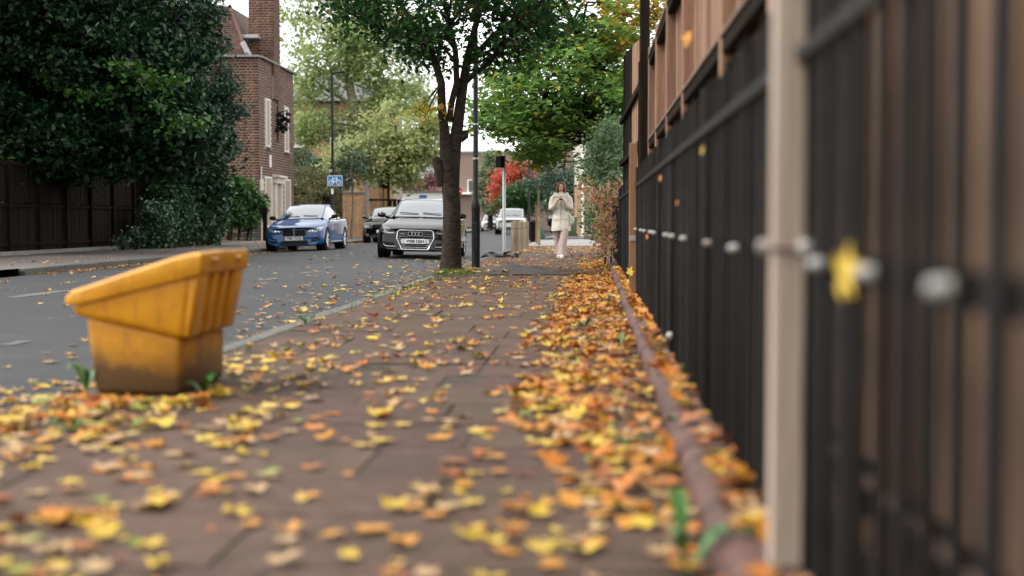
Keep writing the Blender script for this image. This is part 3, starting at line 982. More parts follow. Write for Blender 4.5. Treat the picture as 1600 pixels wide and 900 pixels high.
M['slate'] = surf('slate_roof', [(.09, .085, .09), (.14, .13, .135)], .7, scale=3, bump=.3)
M['brickplain'] = surf('terrace_brick', [(.10, .05, .04), (.16, .085, .065)], .85, scale=6)
M['pinkwall'] = surf('far_brick', [(.20, .135, .11), (.26, .18, .15)], .85, scale=6)
p = at(560, 300, 92)
wb = block('apartment_block', 'warm orange brick building half hidden behind the pale plane trees', 'building', (at(512, 300, 92).x, 92, 0), R(4), 8.6, 9, 8.6, 'brick_warm', 'mortar',
           [(-2.6, -1.5, 5.6, 7.3), (-2.6, -1.5, 2.6, 4.2), (.2, 1.3, 5.6, 7.3), (2.6, 3.6, 5.6, 7.3), (.2, 1.3, 2.4, 4.2), (2.6, 3.6, 2.4, 4.2)],
           'hip', 'slate', 2.6)
MB().box((1.5, 4.5, 11), (1.1, .9, 2.6)).build('chimney', M['brick_warm'], wb, smooth=False)
# far block across the end of the street
p = at(728, 300, 168)
H_ = at(728, 236, 168).z
fb = block('apartment_block', 'long pinkish brick apartment block closing the far end of the street', 'building', (p.x, 168, 0), 0, 30, 10, H_, 'brick_brown', 'pinkwall',
           [(-6.4, -3.6, 5.9, 7.5), (.2, 3.2, 4.1, 5.7), (-6.4, -3.6, .9, 2.6), (-11, -8.6, 5.9, 7.5), (-11, -8.6, .9, 2.6), (5.0, 7.6, 5.0, 6.6), (5.0, 7.6, .9, 2.6), (-2.6, -.9, 2.7, 3.9), (-13.9, -12, 3.9, 5.6), (10.5, 13, 4.5, 6.1), (10.5, 13, .9, 2.6)],
           None, brick=False)
MB().box((-1.0, -.5, 4.05), (17, 1.0, .22), ch=.02).build('canopy', M['white'], fb, smooth=False)
MB().box((0, -.06, H_ - .12), (30.2, .2, .24)).build('parapet_coping', M['concrete'], fb, smooth=False)
MB().box((-9.0, -1.2, 1.4), (3.6, 2.2, 2.8), ch=.02).build('porch', M['cream'], fb, smooth=False)
# pale houses on the right behind the maple
p = at(918, 300, 76)
rb = block('rendered_house', 'cream rendered house with brick base glimpsed behind the maple and creeper', 'house', (p.x + 2.1, 76, 0), R(-3), 5.6, 8, 6.9, 'brick_warm', 'cream',
           [(-1.9, -1.1, 4.2, 6.1), (.2, 1.2, 4.2, 6.1)], 'hip', 'slate', 2.2, brick=False)
brick_part('brickwork', M['brick_warm'], rb, (-2.8, 0, 0), (1, 0, 0), (0, -1, 0), 5.6, 0, 2.6, header=False)
MB().tube([(-2.35, -.08, 0), (-2.35, -.08, 6.8)], .07, 8).build('drainpipe', M['white'], rb)
p = at(884, 300, 118)
rc = block('brick_house', 'far brick house with white windows seen between the boughs above the walking woman', 'house', (p.x + 1.2, 118, 0), 0, 8.5, 8, 9.0, 'brick_warm', 'pinkwall',
           [(-3.4, -2.3, 5.9, 8.1), (-3.4, -2.3, 2.4, 4.4), (-.6, .5, 5.9, 8.1), (1.8, 2.9, 5.9, 8.1), (-.6, .5, 2.4, 4.4)], 'hip', 'slate', 2.4, brick=False)
# unseen terrace added behind the camera, a dark mass for car fronts to reflect
p = (-2.0, -48)
tb = block('unseen_terrace', 'long brick terrace added unseen behind the camera for the cars to reflect', 'house', (p[0], p[1], 0), R(180), 64, 9, 11.5, 'brick_warm', 'brickplain',
           [(x - .6, x + .6, z, z + 1.7) for x in range(-28, 30, 4) for z in (1, 4.2, 7.4)], 'hip', 'slate', 3.2, brick=False)
# white garage door block in the gap behind the parked cars
p = at(640, 312, 108)
gar = thing('garage', 'low white garage with a panelled door behind the parked cars', 'garage', (p.x, 108, 0))
MB().box((0, 2.5, 1.5), (6.5, 5, 3.0)).build('wall', M['white'], gar, smooth=False)
for i in range(4): MB().box((-.9, -.03, .35 + .55 * i), (3.2, .05, .52), ch=.02).build('door_panel', M['white'], gar, smooth=False)
MB().box((0, 2.5, 3.06), (6.9, 5.3, .12)).build('roof', M['slate'], gar, smooth=False)

# ---- boundary walls and fences of the far left side
p0, p1 = at(566, 330, 72), at(612, 330, 80)
tf = thing('plank_fence', 'orange brown upright plank fence behind the small black car', 'fence', (p0.x, 72, 0))
n_ = 9; hh = 2.5
me = MB().box((0, 0, hh / 2), (.19, .025, hh), ch=.004).mesh('plank', M['newpost'], smooth=False)
me2 = MB().box((0, 0, hh / 2 - .3), (.19, .025, hh - .6), ch=.004).mesh('plank', M['oldwood'], smooth=False)
for i in range(n_):
    o = link('plank', me if i < 6 else me2, tf); o.location = (i * .2, (p1.y - p0.y) * i / n_ * .3, rnd.gauss(0, .02))
for zz in (.5, 1.9): MB().box((.85, .55, zz), (1.7, .05, .1), (0, 0, .2)).build('rail', M['oldwood'], tf, smooth=False)
p = at(553, 330, 70)
gw = thing('garden_wall', 'yellowish stock brick garden wall between the ivy hedge and the plank fence', 'wall', (p.x, 70, 0))
MB().box((0, .11, 1.1), (1.1, .2, 2.2)).build('core', M['mortar'], gw, smooth=False)
brick_part('brickwork', M['brick_warm'], gw, (-.55, 0, 0), (1, 0, 0), (0, -1, 0), 1.1, 0, 2.2)
MB().box((0, .11, 2.24), (1.2, .3, .08), ch=.01).build('coping', M['concrete'], gw, smooth=False)
p = at(573, 330, 66)
wp = thing('concrete_post', 'slim pale concrete post standing in front of the plank fence', 'post', (p.x, 66, 0))
MB().box((0, 0, 1.3), (.16, .16, 2.6), ch=.02).build('shaft', M['concrete'], wp, smooth=False)
MB().box((0, 0, 2.63), (.2, .2, .06), ch=.01).build('cap', M['concrete'], wp, smooth=False)
# posts and gate at the side of the brick house
p = at(358, 350, 58)
gt = thing('garden_gate', 'green slatted garden gate between two posts beside the brick house', 'gate', (p.x, 58, 0))
M['gate_green'] = plain('gate_green', (.05, .10, .07), .6)
for i in range(9): MB().box((.25 + i * .12, 0, .62), (.05, .03, 1.15), ch=.004).build('slat', M['gate_green'], gt, smooth=False)
for zz in (.2, 1.1): MB().box((.73, .03, zz), (1.1, .03, .07), ch=.004).build('rail', M['gate_green'], gt, smooth=False)
for xx in (0, 1.5): MB().box((xx, 0, .68), (.16, .16, 1.36), ch=.01).build('gate_post', M['oldwood'], gt, smooth=False)
# low railings and wall at the cream house
p = at(918, 350, 66)
ir = thing('iron_railing', 'low black iron railing on a kerb in front of the cream house', 'railing', (p.x, 66, 0))
for i in range(17): MB().tube([(i * .12, 0, .15), (i * .12, 0, 1.5), (i * .12, 0, 1.56)], [.012, .012, .002], 6).build('bar', M['trim'], ir)
for zz in (.25, 1.4): MB().box((.96, 0, zz), (2.1, .03, .04)).build('rail', M['trim'], ir, smooth=False)
MB().box((.96, 0, .07), (2.3, .25, .2), ch=.02).build('kerb', M['kerb'], ir, smooth=False)

# ================================================================== TREES AND HEDGES
cl = lambda n, c, r, s=.35: in_ellipsoid(n, c, r, s)
# 1 the cherry on the kerb
tx, ty = TREE.x, TREE.y
V3 = lambda px, py: (lambda q: (q.x - tx, q.y - ty, q.z))(at(px, py, ty))
def path(pts, dy=None):
    out = []
    for i, (a, b_) in enumerate(pts):
        v = V3(a, b_); out.append((v[0], dy[i] if dy else 0, v[2]))
    return out
S = 1 / 97.
trunks = [
    (path([(703, 440), (704, 425), (705, 400), (706, 360), (706, 320), (703, 280), (700, 245), (695, 205), (691, 170), (690, 130), (676, 85), (640, 30), (600, -40)], [0, 0, 0, .01, 0, 0, -.02, -.05, -.06, -.05, 0, .1, .2]),
     [.225, .19, .155, .143, .138, .142, .13, .075, .068, .062, .05, .038, .02]),
    (path([(706, 300), (708, 260), (711, 225), (716, 185), (722, 140), (730, 90), (745, 30), (765, -60)], [0, 0, .02, .04, .05, .05, .05, .1]),
     [.115, .108, .098, .088, .076, .062, .045, .018]),
    (path([(702, 190), (706, 160), (714, 130), (712, 80), (698, 20), (690, -60)], [0, -.05, -.06, -.05, -.1, -.2]), [.05, .05, .05, .045, .035, .02]),
    (path([(724, 130), (745, 112), (765, 100), (800, 60), (850, 20)], [.05, 0, -.1, -.2, -.3]), [.05, .04, .035, .028, .012]),
    (path([(729, 100), (770, 50), (830, 0), (880, -30)], [.05, .3, .6, .8]), [.05, .04, .03, .012]),
    (path([(692, 290), (688, 268), (683, 252), (681, 246)], [0, -.06, -.1, -.11]), [.09, .085, .075, .04]),
    (path([(668, 70), (620, 55), (570, 35), (535, 15)], [0, -.2, -.3, -.3]), [.04, .03, .02, .008]),
    (path([(719, 218), (727, 212), (728, 204)], [0, 0, 0]), [.06, .06, .045]),
]
cen = []
for px, py, rx, ry, n_ in ((600, 20, 85, 45, 34), (560, 5, 45, 22, 12), (650, 60, 55, 38, 26), (720, 28, 80, 55, 44), (800, 30, 75, 52, 44), (860, 20, 55, 40, 26), (780, 80, 55, 22, 16), (830, 70, 45, 30, 12), (668, 88, 22, 18, 5),
                           (745, 105, 25, 14, 4), (705, 100, 16, 12, 2), (640, -60, 130, 60, 50), (780, -60, 140, 60, 55), (700, -170, 200, 90, 80)):
    for q in in_ellipsoid(n_, (px, py, 0), (rx, ry, 1)):
        v = V3(q[0], q[1]); cen.append((v[0], rng.normal(0, .95), v[2]))
low = []
for q in in_ellipsoid(7, (672, 172, 0), (30, 22, 1)):
    v = V3(q[0], q[1]); low.append((v[0], rng.normal(-.1, .2), v[2]))
root = tree('street_tree', 'dark leaved street tree with ringed bark at the kerb before the black saloon', (tx, ty, 0), trunks, cen, 23, (.17, .17, .10), .10, T_oval(),
            M['lf_cherry'], M['bark_cherry'], extra=[('low_spray', low, 16, (.10, .08, .07), .10, M['lf_autumn'])])
b = MB()
for q in low:
    b.tube([V3(690, 120)[0:1] + (-.05,) + V3(690, 130)[2:], tuple(q)], [.012, .004], 4)
o = b.build('twig', M['bark_cherry'], root); o['kind'] = 'stuff'

# 2 the green maple reaching over the pavement from the right
my, mxp = 33.0, 1.35
W3 = lambda px, py: (lambda q: (q.x - mxp, q.z))(at(px, py, my))
trunks = []
for pts, rad, dy in (([(1015, 420), (1010, 330), (1000, 250), (975, 190), (940, 120), (905, 60), (870, -20)], [.22, .2, .18, .14, .11, .08, .04], 0),
                     ([(1000, 250), (950, 225), (905, 195), (860, 175), (820, 165)], [.12, .09, .07, .045, .015], -.5),
                     ([(985, 210), (930, 190), (885, 130), (850, 90), (820, 60)], [.10, .08, .06, .04, .012], .6),
                     ([(1000, 240), (1005, 150), (1010, 60), (1015, -40)], [.13, .1, .07, .03], .4)):
    trunks.append(([(W3(*q)[0], dy * i / len(pts), W3(*q)[1]) for i, q in enumerate(pts)], rad))
cen = []; yel = []
for px, py, rx, ry, n_ in ((850, 130, 95, 60, 60), (800, 150, 55, 40, 26), (900, 170, 75, 50, 40), (835, 205, 60, 38, 26), (850, 240, 40, 26, 14), (950, 110, 60, 80, 50), (900, 60, 90, 45, 40), (785, 200, 38, 22, 14), (770, 170, 25, 25, 8), (965, 180, 40, 40, 16), (880, -60, 160, 70, 70)):
    for q in in_ellipsoid(n_, (px, py, 0), (rx, ry, 1)):
        v = W3(q[0], q[1]); cen.append((v[0], rng.normal(0, 1.1), v[1]))
for px, py, rx, ry, n_ in ((985, 30, 50, 45, 20), (940, 20, 45, 30, 9), (1010, 15, 40, 30, 10), (870, 225, 40, 35, 3), (820, 235, 30, 20, 2), (950, 60, 40, 40, 6)):
    for q in in_ellipsoid(n_, (px, py, 0), (rx, ry, 1)):
        v = W3(q[0], q[1]); yel.append((v[0], rng.normal(0, .8), v[1]))
tree('maple_tree', 'bright green maple reaching over the pavement from behind the creeper', (mxp, my, 0), trunks, cen, 46, (.26, .26, .10), .16, T_oval(), M['lf_maple'], M['bark_dark'],
     tilt=(.45, .4), extra=[('yellowing_crown', yel, 40, (.2, .2, .12), .14, M['lf_autumn'])])

# 3 and 4 the evergreens on the left
def evergreen(label, x, y, ells, per, spread, ls, templ, leaf, trunk_h, extra=None, name='evergreen_tree', tilt=(.8, .5), shell=.55):
    cen = np.concatenate([in_ellipsoid(n, c, r, shell) for c, r, n in ells])
    tr = [([(0, 0, 0), (.05, 0, trunk_h * .5), (0, .1, trunk_h)], [.28, .22, .16])]
    for c, r, n in ells[:7]:
        tr.append(([(0, 0, trunk_h * .6), (c[0] * .5, c[1] * .5, (trunk_h + c[2]) / 2), (c[0], c[1], c[2])], [.13, .09, .03]))
    return tree(name, label, (x, y, 0), tr, cen, per, spread, ls, templ, leaf, M['bark_dark'], extra=extra, tilt=tilt, twig=.01)


L3 = lambda px, py, Y, x0, y0: (at(px, py, Y).x - x0, Y - y0, at(px, py, Y).z)
x0, y0 = -16.2, 37.0
E = lambda px, py, Y, r, n: (L3(px, py, Y, x0, y0), r, n)
ells = [E(60, 110, 36, (3.0, 2.2, 2.4), 200), E(170, 120, 37, (2.6, 2.2, 2.0), 190), E(40, 0, 37, (3.4, 2.5, 2.2), 170), E(200, 200, 36.5, (2.3, 1.9, 1.4), 150), E(90, 225, 36, (2.4, 2, 1.0), 110),
        E(-60, 150, 35, (2.5, 2, 3), 120), E(255, 205, 37, (.9, 1.2, .8), 36), E(150, 10, 39, (3.5, 2.5, 2.2), 150), E(240, 235, 38, (1.7, 1.4, .7), 60), ((1.5, -2, 8.6), (4.2, 4, 1.7), 150), ((.5, -9, 8.3), (4.5, 4, 2.0), 130)]  # last two clumps are unseen canopy above the frame, added to block sky
br = [L3(a, b_, 34.6, x0, y0) for a, b_ in ((185, 105), (205, 112), (225, 118), (245, 125), (262, 132), (275, 128), (215, 135), (120, 140), (140, 150), (160, 150), (260, 205), (280, 195), (300, 190), (318, 195), (250, 165), (85, 125))]  # spots where the crown catches light, painted with the paler leaf
evergreen('big glossy dark evergreen tree overhanging the brown timber fence', x0, y0, ells, 62, (.26, .26, .15), .17, T_oval(), M['lf_laurel'], 3.4,
          extra=[('lit_leaves', br, 34, (.2, .15, .12), .17, M['lf_bright'])])
x0, y0 = -16.0, 49.0
ells = [E(290, 120, 49, (1.6, 1.8, 1.9), 150), E(260, 30, 50, (2.2, 2.0, 2.0), 170), E(322, 180, 48.5, (.9, 1.2, 1.0), 48), E(322, 225, 48, (1.0, 1.2, .6), 42), E(220, 120, 50, (2.0, 2, 2.6), 130), E(280, -40, 50, (2.0, 2, 1.6), 70), E(350, 140, 48.5, (.5, .5, .2), 12), E(360, 175, 48.5, (.4, .5, .25), 10),
        E(180, 60, 51, (2.2, 2, 2.6), 120), E(100, -10, 51, (2.2, 2, 2), 70), ((1.2, -3, 10.4), (3.6, 3.6, 1.6), 110)]  # last clump is out of view overhead, added to block sky
evergreen('grey green fine leaved evergreen tree partly hiding the brick house', x0, y0, ells, 75, (.2, .2, .13), .12, T_diamond(), M['lf_oak'], 4.2)
x0, y0 = -20.5, 44.0
ells = [E(40, 250, 44, (4, 2, 2.2), 150), E(180, 240, 45, (4, 2, 2.4), 150), E(100, 120, 45, (4.5, 2, 3), 160), E(-60, 200, 43, (3, 2, 3), 80), E(240, 300, 47, (2.2, 1.5, 1.6), 60)]
evergreen('dense shadowy evergreen tree filling the garden behind the brown fence', x0, y0, ells, 45, (.4, .4, .3), .24, T_oval(), M['lf_laurel'], 4, shell=.2)

# ivy spilling over the left fence, shrubs by the house
def hedge_mass(name, label, cat, loc, ells, per, spread, ls, templ, leaf, stems=True, tilt=(.9, .5), shell=.6, barkm='bark_dark'):
    cen = np.concatenate([in_ellipsoid(n, c, r, shell) for c, r, n in ells])
    cen[:, 2] = np.maximum(cen[:, 2], .05)
    k = .3 if cat in ('vine', 'creeper') else 1
    if k < 1: ells = ells[:1] + [e for e in ells[1:]]
    t = [([(c[0], c[1], 0), (c[0] + .1 * k, c[1], c[2] * .6), (c[0], c[1], c[2])], [.05 * k, .04 * k, .02 * k]) for c, r, n in (ells if k == 1 else ells[:1])]
    o = tree(name, label, loc, t, cen, per, spread, ls, templ, leaf, M[barkm], cat=cat, tilt=tilt, twig=.006)
    for ch in o.children:
        if ch.name.startswith('trunk'): ch.name = 'stem'; ch['kind'] = 'stuff'
    return o


x0, y0 = -13.9, 46.5
E2 = lambda px, py, Y, r, n: (L3(px, py, Y, x0, y0), r, n)
hedge_mass('ivy_hedge', 'ivy spilling over the garden fence down to the far pavement', 'hedge', (x0, y0, 0),
           [E2(265, 330, 44, (.7, .9, 1.1), 90), E2(300, 310, 46, (.7, .9, 1.5), 110), E2(325, 340, 48, (.6, .8, 1.1), 70), E2(245, 355, 42, (.5, .7, .7), 40), E2(290, 275, 46, (.9, .8, .6), 50)],
           60, (.14, .14, .2), .13, T_diamond(), M['lf_ivy'])
x0, y0 = at(378, 330, 58).x, 58
hedge_mass('garden_shrub', 'leafy green shrub growing against the brick gable beside the gate', 'shrub', (x0, y0, 0),
           [E2(372, 300, 58, (.7, .6, .55), 60), E2(390, 320, 58.5, (.6, .5, .6), 50), E2(360, 330, 57.5, (.5, .5, .5), 30), E2(385, 345, 58, (.5, .4, .3), 20)], 40, (.14, .14, .12), .2, T_oval(), M['lf_green'])
x0, y0 = at(212, 375, 40).x + .5, 40
hedge_mass('fence_weed', 'small silvery weed growing at the foot of the dark fence', 'plant', (x0, y0, 0), [E2(212, 375, 40, (.3, .2, .25), 14), E2(190, 380, 39.5, (.2, .15, .12), 6)], 18, (.1, .1, .1), .11, T_diamond(), M['lf_ivy'])
x0, y0 = at(485, 320, 73).x, 73
hedge_mass('clipped_hedge', 'rounded brownish clipped hedge behind the blue car', 'hedge', (x0, y0, 0),
           [E2(475, 305, 73, (2.3, 1.6, 1.4), 170), E2(500, 320, 72, (1.6, 1.4, 1.2), 110), E2(455, 330, 72, (1.2, 1.2, 1.5), 60)], 75, (.14, .14, .14), .09, T_diamond(), M['lf_hedge'], shell=.85)
x0, y0 = at(515, 300, 76).x, 76
hedge_mass('tall_hedge', 'tall dark ivy clad hedge beyond the far lamp column', 'hedge', (x0, y0, 0),
           [E2(505, 290, 76, (1.0, .9, 1.5), 90), E2(520, 320, 75, (1.0, .9, 2.0), 110), E2(470, 262, 78, (1.1, 1, .9), 60), E2(528, 340, 74.5, (.7, .7, 1), 30)], 55, (.17, .17, .17), .14, T_diamond(), M['lf_ivy'], shell=.75)

# 5, 6 plane trees, far and bright
def far_tree(name, label, px, Y, foot, trunks_px, ells_px, per, spread, ls, leaf, barkm='bark_plane', templ=None, shell=.2, tilt=(.7, .5), extra=None):
    q = at(px, foot, Y); x0 = q.x
    tr = []
    for pts, rad in trunks_px:
        tr.append(([(at(a, b_, Y).x - x0, .3 * math.sin(i * 1.7), at(a, b_, Y).z) for i, (a, b_) in enumerate(pts)], rad))
    cen = []
    k = Y / FPX
    for a, b_, rx, ry, n in ells_px:
        c = at(a, b_, Y)
        cen.append(in_ellipsoid(n, (c.x - x0, 0, c.z), (rx * k, min(rx, ry) * k * .9, ry * k), shell))
    cen = np.concatenate(cen); cen[:, 2] = np.maximum(cen[:, 2], .1)
    return tree(name, label, (x0, Y, 0), tr, cen, per, spread, ls, templ or T_diamond(), leaf, M[barkm], tilt=tilt, extra=extra)


far_tree('plane_tree', 'tall pale plane tree with leaning trunk behind the far lamp column', 585, 82, 345,
         [([(585, 372), (582, 300), (566, 220), (552, 160), (540, 100), (530, 40), (525, -40)], [.4, .36, .3, .27, .2, .14, .06]),
          ([(566, 215), (585, 150), (600, 90), (612, 20)], [.2, .15, .1, .05]), ([(552, 165), (510, 140), (485, 120)], [.12, .08, .04]),
          ([(560, 190), (530, 170), (495, 165)], [.09, .06, .03]), ([(542, 105), (580, 60), (600, 0)], [.12, .08, .04])],
         [(500, 60, 70, 70, 46), (560, 100, 60, 50, 28), (480, 130, 45, 45, 16), (590, 40, 65, 65, 34), (530, 200, 60, 30, 12), (620, 110, 50, 50, 16), (540, -40, 110, 60, 50), (600, 170, 45, 35, 18), (655, 60, 40, 50, 16), (480, 200, 30, 35, 14)],
         75, (.5, .5, .3), .26, M['lf_plane'])
far_tree('plane_tree', 'lower yellow green plane tree with dark straight trunk above the small black car', 600, 74, 345,
         [([(600, 368), (600, 320), (602, 280), (612, 235), (618, 200)], [.33, .28, .24, .16, .06]), ([(604, 275), (640, 225), (665, 190)], [.13, .09, .04]), ([(603, 285), (570, 250), (545, 230)], [.11, .08, .04])],
         [(610, 245, 55, 36, 34), (650, 240, 45, 45, 30), (558, 245, 45, 30, 20), (630, 195, 60, 40, 24), (672, 205, 28, 40, 14), (615, 280, 48, 18, 16), (540, 250, 30, 22, 10)],
         70, (.36, .36, .22), .22, M['lf_plane2'], 'bark_dark')
far_tree('young_tree', 'thin young tree with grey green leaves beside the orange plank fence', 550, 67, 345,
         [([(549, 372), (550, 320), (551, 280), (549, 240)], [.07, .055, .045, .02])], [(548, 262, 30, 20, 18), (552, 245, 22, 16, 10), (545, 285, 20, 12, 7)], 40, (.25, .25, .14), .12, M['lf_oak'])
far_tree('conifer_tree', 'soft grey green conifer left of the scarlet tree', 766, 120, 345,
         [([(766, 358), (766, 300), (767, 238)], [.25, .16, .04])], [(766, 310, 24, 26, 34), (766, 285, 19, 22, 26), (767, 262, 13, 17, 14), (768, 246, 7, 11, 6)], 80, (.3, .3, .12), .24, M['lf_conifer'], 'bark_dark', shell=.4, tilt=(1.1, .4))
far_tree('red_tree', 'scarlet autumn tree behind the grey sign pole', 806, 112, 345, [([(806, 358), (806, 310), (804, 270)], [.2, .15, .06])],
         [(800, 287, 30, 30, 52), (815, 272, 20, 22, 24), (786, 305, 14, 22, 18), (825, 300, 14, 18, 10)], 90, (.32, .32, .22), .2, M['lf_red'], 'bark_dark')
far_tree('round_tree', 'fresh green round tree above the silver car', 815, 104, 345, [([(815, 360), (815, 320), (814, 290)], [.18, .12, .05])],
         [(815, 305, 30, 22, 34), (795, 315, 20, 20, 18), (835, 295, 22, 24, 18), (812, 328, 30, 10, 12)], 80, (.28, .28, .2), .2, M['lf_green'], 'bark_dark')
far_tree('purple_tree', 'small purple leaved tree left of the cherry trunk', 668, 112, 345, [([(668, 360), (668, 310), (667, 285)], [.14, .1, .04])],
         [(665, 295, 26, 16, 22), (680, 285, 18, 14, 10), (648, 300, 14, 10, 7)], 60, (.3, .3, .2), .2, M['lf_purple'], 'bark_dark')
far_tree('sapling', 'staked sapling with grey trunk and thin dusky crown beside the black litter bin', 842, 53, 345,
         [([(842, 382), (842, 340), (841, 300), (845, 265), (850, 245)], [.06, .05, .045, .03, .012]), ([(841, 302), (828, 280), (818, 268)], [.025, .018, .008]), ([(842, 298), (858, 280), (868, 270)], [.025, .018, .008])],
         [(848, 275, 32, 24, 30), (862, 290, 18, 15, 10), (830, 285, 14, 14, 6)], 45, (.17, .17, .11), .09, M['lf_oak'], 'bark_plane')
far_tree('far_tree', 'broad pale tree far off behind the plane trees', 690, 185, 345, [([(690, 352), (690, 280), (688, 200)], [.4, .3, .1])],
         [(655, 180, 40, 60, 24), (620, 130, 60, 60, 22), (600, 60, 60, 50, 14)], 50, (1.1, 1.1, .7), .5, M['lf_plane'])
far_tree('far_tree', 'dull green tree filling the gap between the sapling and the cream house', 880, 96, 345, [([(880, 360), (880, 300), (882, 250)], [.25, .18, .06])],
         [(870, 290, 24, 30, 26), (895, 310, 18, 26, 16), (905, 270, 16, 24, 10), (862, 320, 16, 16, 8)], 60, (.32, .32, .22), .2, M['lf_ivy'], 'bark_dark')
far_tree('far_tree', 'faint tree closing the view right of the red tree', 850, 200, 345, [([(850, 352), (850, 300)], [.4, .2])],
         [(850, 300, 40, 30, 34), (800, 320, 30, 20, 16), (890, 320, 30, 20, 16)], 50, (.9, .9, .6), .45, M['lf_conifer'])

# vine and creeper on the right railing
x0, y0 = .15, 24.5
hedge_mass('climbing_vine', 'grey green climbing vine hanging over the far end of the black railing', 'vine', (x0, y0, 0),
           [E2(955, 225, 24.5, (.32, 1.0, .35), 60), E2(940, 255, 25, (.3, .8, .35), 50), E2(965, 270, 24, (.22, .8, .4), 36), E2(925, 268, 26, (.22, .5, .2), 16), E2(960, 200, 25, (.25, .8, .2), 20), E2(918, 285, 27, (.15, .4, .15), 8),
            E2(938, 335, 26, (.2, .7, .5), 30), E2(945, 370, 25, (.12, .5, .3), 12), E2(922, 330, 28, (.15, .4, .25), 10)],
           24, (.095, .12, .095), .07, T_oval(), M['lf_vine'], shell=.2)
x0, y0 = .2, 24.0
hedge_mass('red_creeper', 'pink and orange creeper trailing down the railing to the leaf drift', 'creeper', (x0, y0, 0),
           [E2(945, 325, 24, (.12, .5, .32), 16), E2(948, 360, 24, (.11, .5, .3), 18), E2(946, 382, 23.5, (.08, .4, .15), 7), E2(930, 305, 25, (.12, .3, .2), 6), E2(958, 310, 23, (.1, .4, .18), 6), E2(912, 290, 26, (.1, .3, .12), 5)],
           15, (.075, .12, .09), .075, T_oval(), M['lf_creeper'], shell=.2)
# ================================================================== VEHICLES  (local: front at y = 0 facing -Y, x across, z up)
def smooth_at(tab, y):
    """smooth curve through a table of (y, value)"""
    ys = [t[0] for t in tab]; vs_ = [t[1] for t in tab]
    if y <= ys[0]: return vs_[0]
    if y >= ys[-1]: return vs_[-1]
    for i in range(len(ys) - 1):
        if ys[i] <= y <= ys[i + 1]:
            def sl(k):
                if k <= 0 or k >= len(ys) - 1: return None
                return (vs_[k + 1] - vs_[k - 1]) / (ys[k + 1] - ys[k - 1])
            h = ys[i + 1] - ys[i]; t = (y - ys[i]) / h
            d = (vs_[i + 1] - vs_[i]) / h
            m0 = sl(i); m1 = sl(i + 1)
            m0 = d if m0 is None else m0; m1 = d if m1 is None else m1
            if d == 0: m0 = m1 = 0
            return ((2 * t ** 3 - 3 * t * t + 1) * vs_[i] + (t ** 3 - 2 * t * t + t) * h * m0 + (-2 * t ** 3 + 3 * t * t) * vs_[i + 1] + (t ** 3 - t * t) * h * m1)


def patch(bvh, poly, off, name, mat, parent, axis='y', side=1, thick=.02, cuts=2, ang=30):
    """a panel that follows the body: polygon in (x,z) seen from the front or in (y,z) seen from the side"""
    bm = bmesh.new()
    vs_ = [bm.verts.new((p[0], -2, p[1])) for p in poly]
    f = bm.faces.new(vs_)
    bmesh.ops.triangulate(bm, faces=[f])
    for _ in range(cuts):
        bmesh.ops.subdivide_edges(bm, edges=bm.edges[:], cuts=1, use_grid_fill=True)
        bmesh.ops.triangulate(bm, faces=bm.faces[:])
    last = None
    for v in bm.verts:
        a, z = v.co.x, v.co.z
        o, d = (Vector((a, -3, z)), Vector((0, 1, 0))) if axis == 'y' else (Vector((3 * side, a, z)), Vector((-side, 0, 0)))
        h = bvh.ray_cast(o, d)[0]
        if h is None or (last is not None and (h - last).length > .5 and axis == 'x'): h = last or Vector((a, 0, z))
        last = h
        v.co = h - d * off
    be = [e for e in bm.edges if e.is_boundary]
    ex = bmesh.ops.extrude_edge_only(bm, edges=be)
    d = Vector((0, 1, 0)) if axis == 'y' else Vector((-side, 0, 0))
    bmesh.ops.translate(bm, verts=[g for g in ex['geom'] if isinstance(g, bmesh.types.BMVert)], vec=d * thick)
    bmesh.ops.recalc_face_normals(bm, faces=bm.faces[:])
    me = bpy.data.meshes.new(name); bm.to_mesh(me); bm.free()
    for p in me.polygons: p.use_smooth = True
    me.set_sharp_from_angle(angle=R(ang))
    me.materials.append(mat)
    return link(name, me, parent)


def band(bvh, pts, wd, off, name, mat, parent, axis='y', side=1):
    """a raised strip along a line on the body"""
    b = MB(); out = []
    for p in pts:
        o, d = (Vector((p[0], -3, p[1])), Vector((0, 1, 0))) if axis == 'y' else (Vector((3 * side, p[0], p[1])), Vector((-side, 0, 0)))
        h = bvh.ray_cast(o, d)[0]
        if h is None: h = out[-1] + d * off if out else Vector((p[0], 0, p[1]))
        out.append(h - d * off)
    b.tube(out, wd, 6)
    return b.build(name, mat, parent)


def dens(pts, n=6):
    out = []
    for a, c in zip(pts[:-1], pts[1:]):
        for i in range(n): out.append((a[0] + (c[0] - a[0]) * i / n, a[1] + (c[1] - a[1]) * i / n))
    return out + [pts[-1]]


def mir(poly): return [(-p[0], p[1]) for p in poly][::-1]


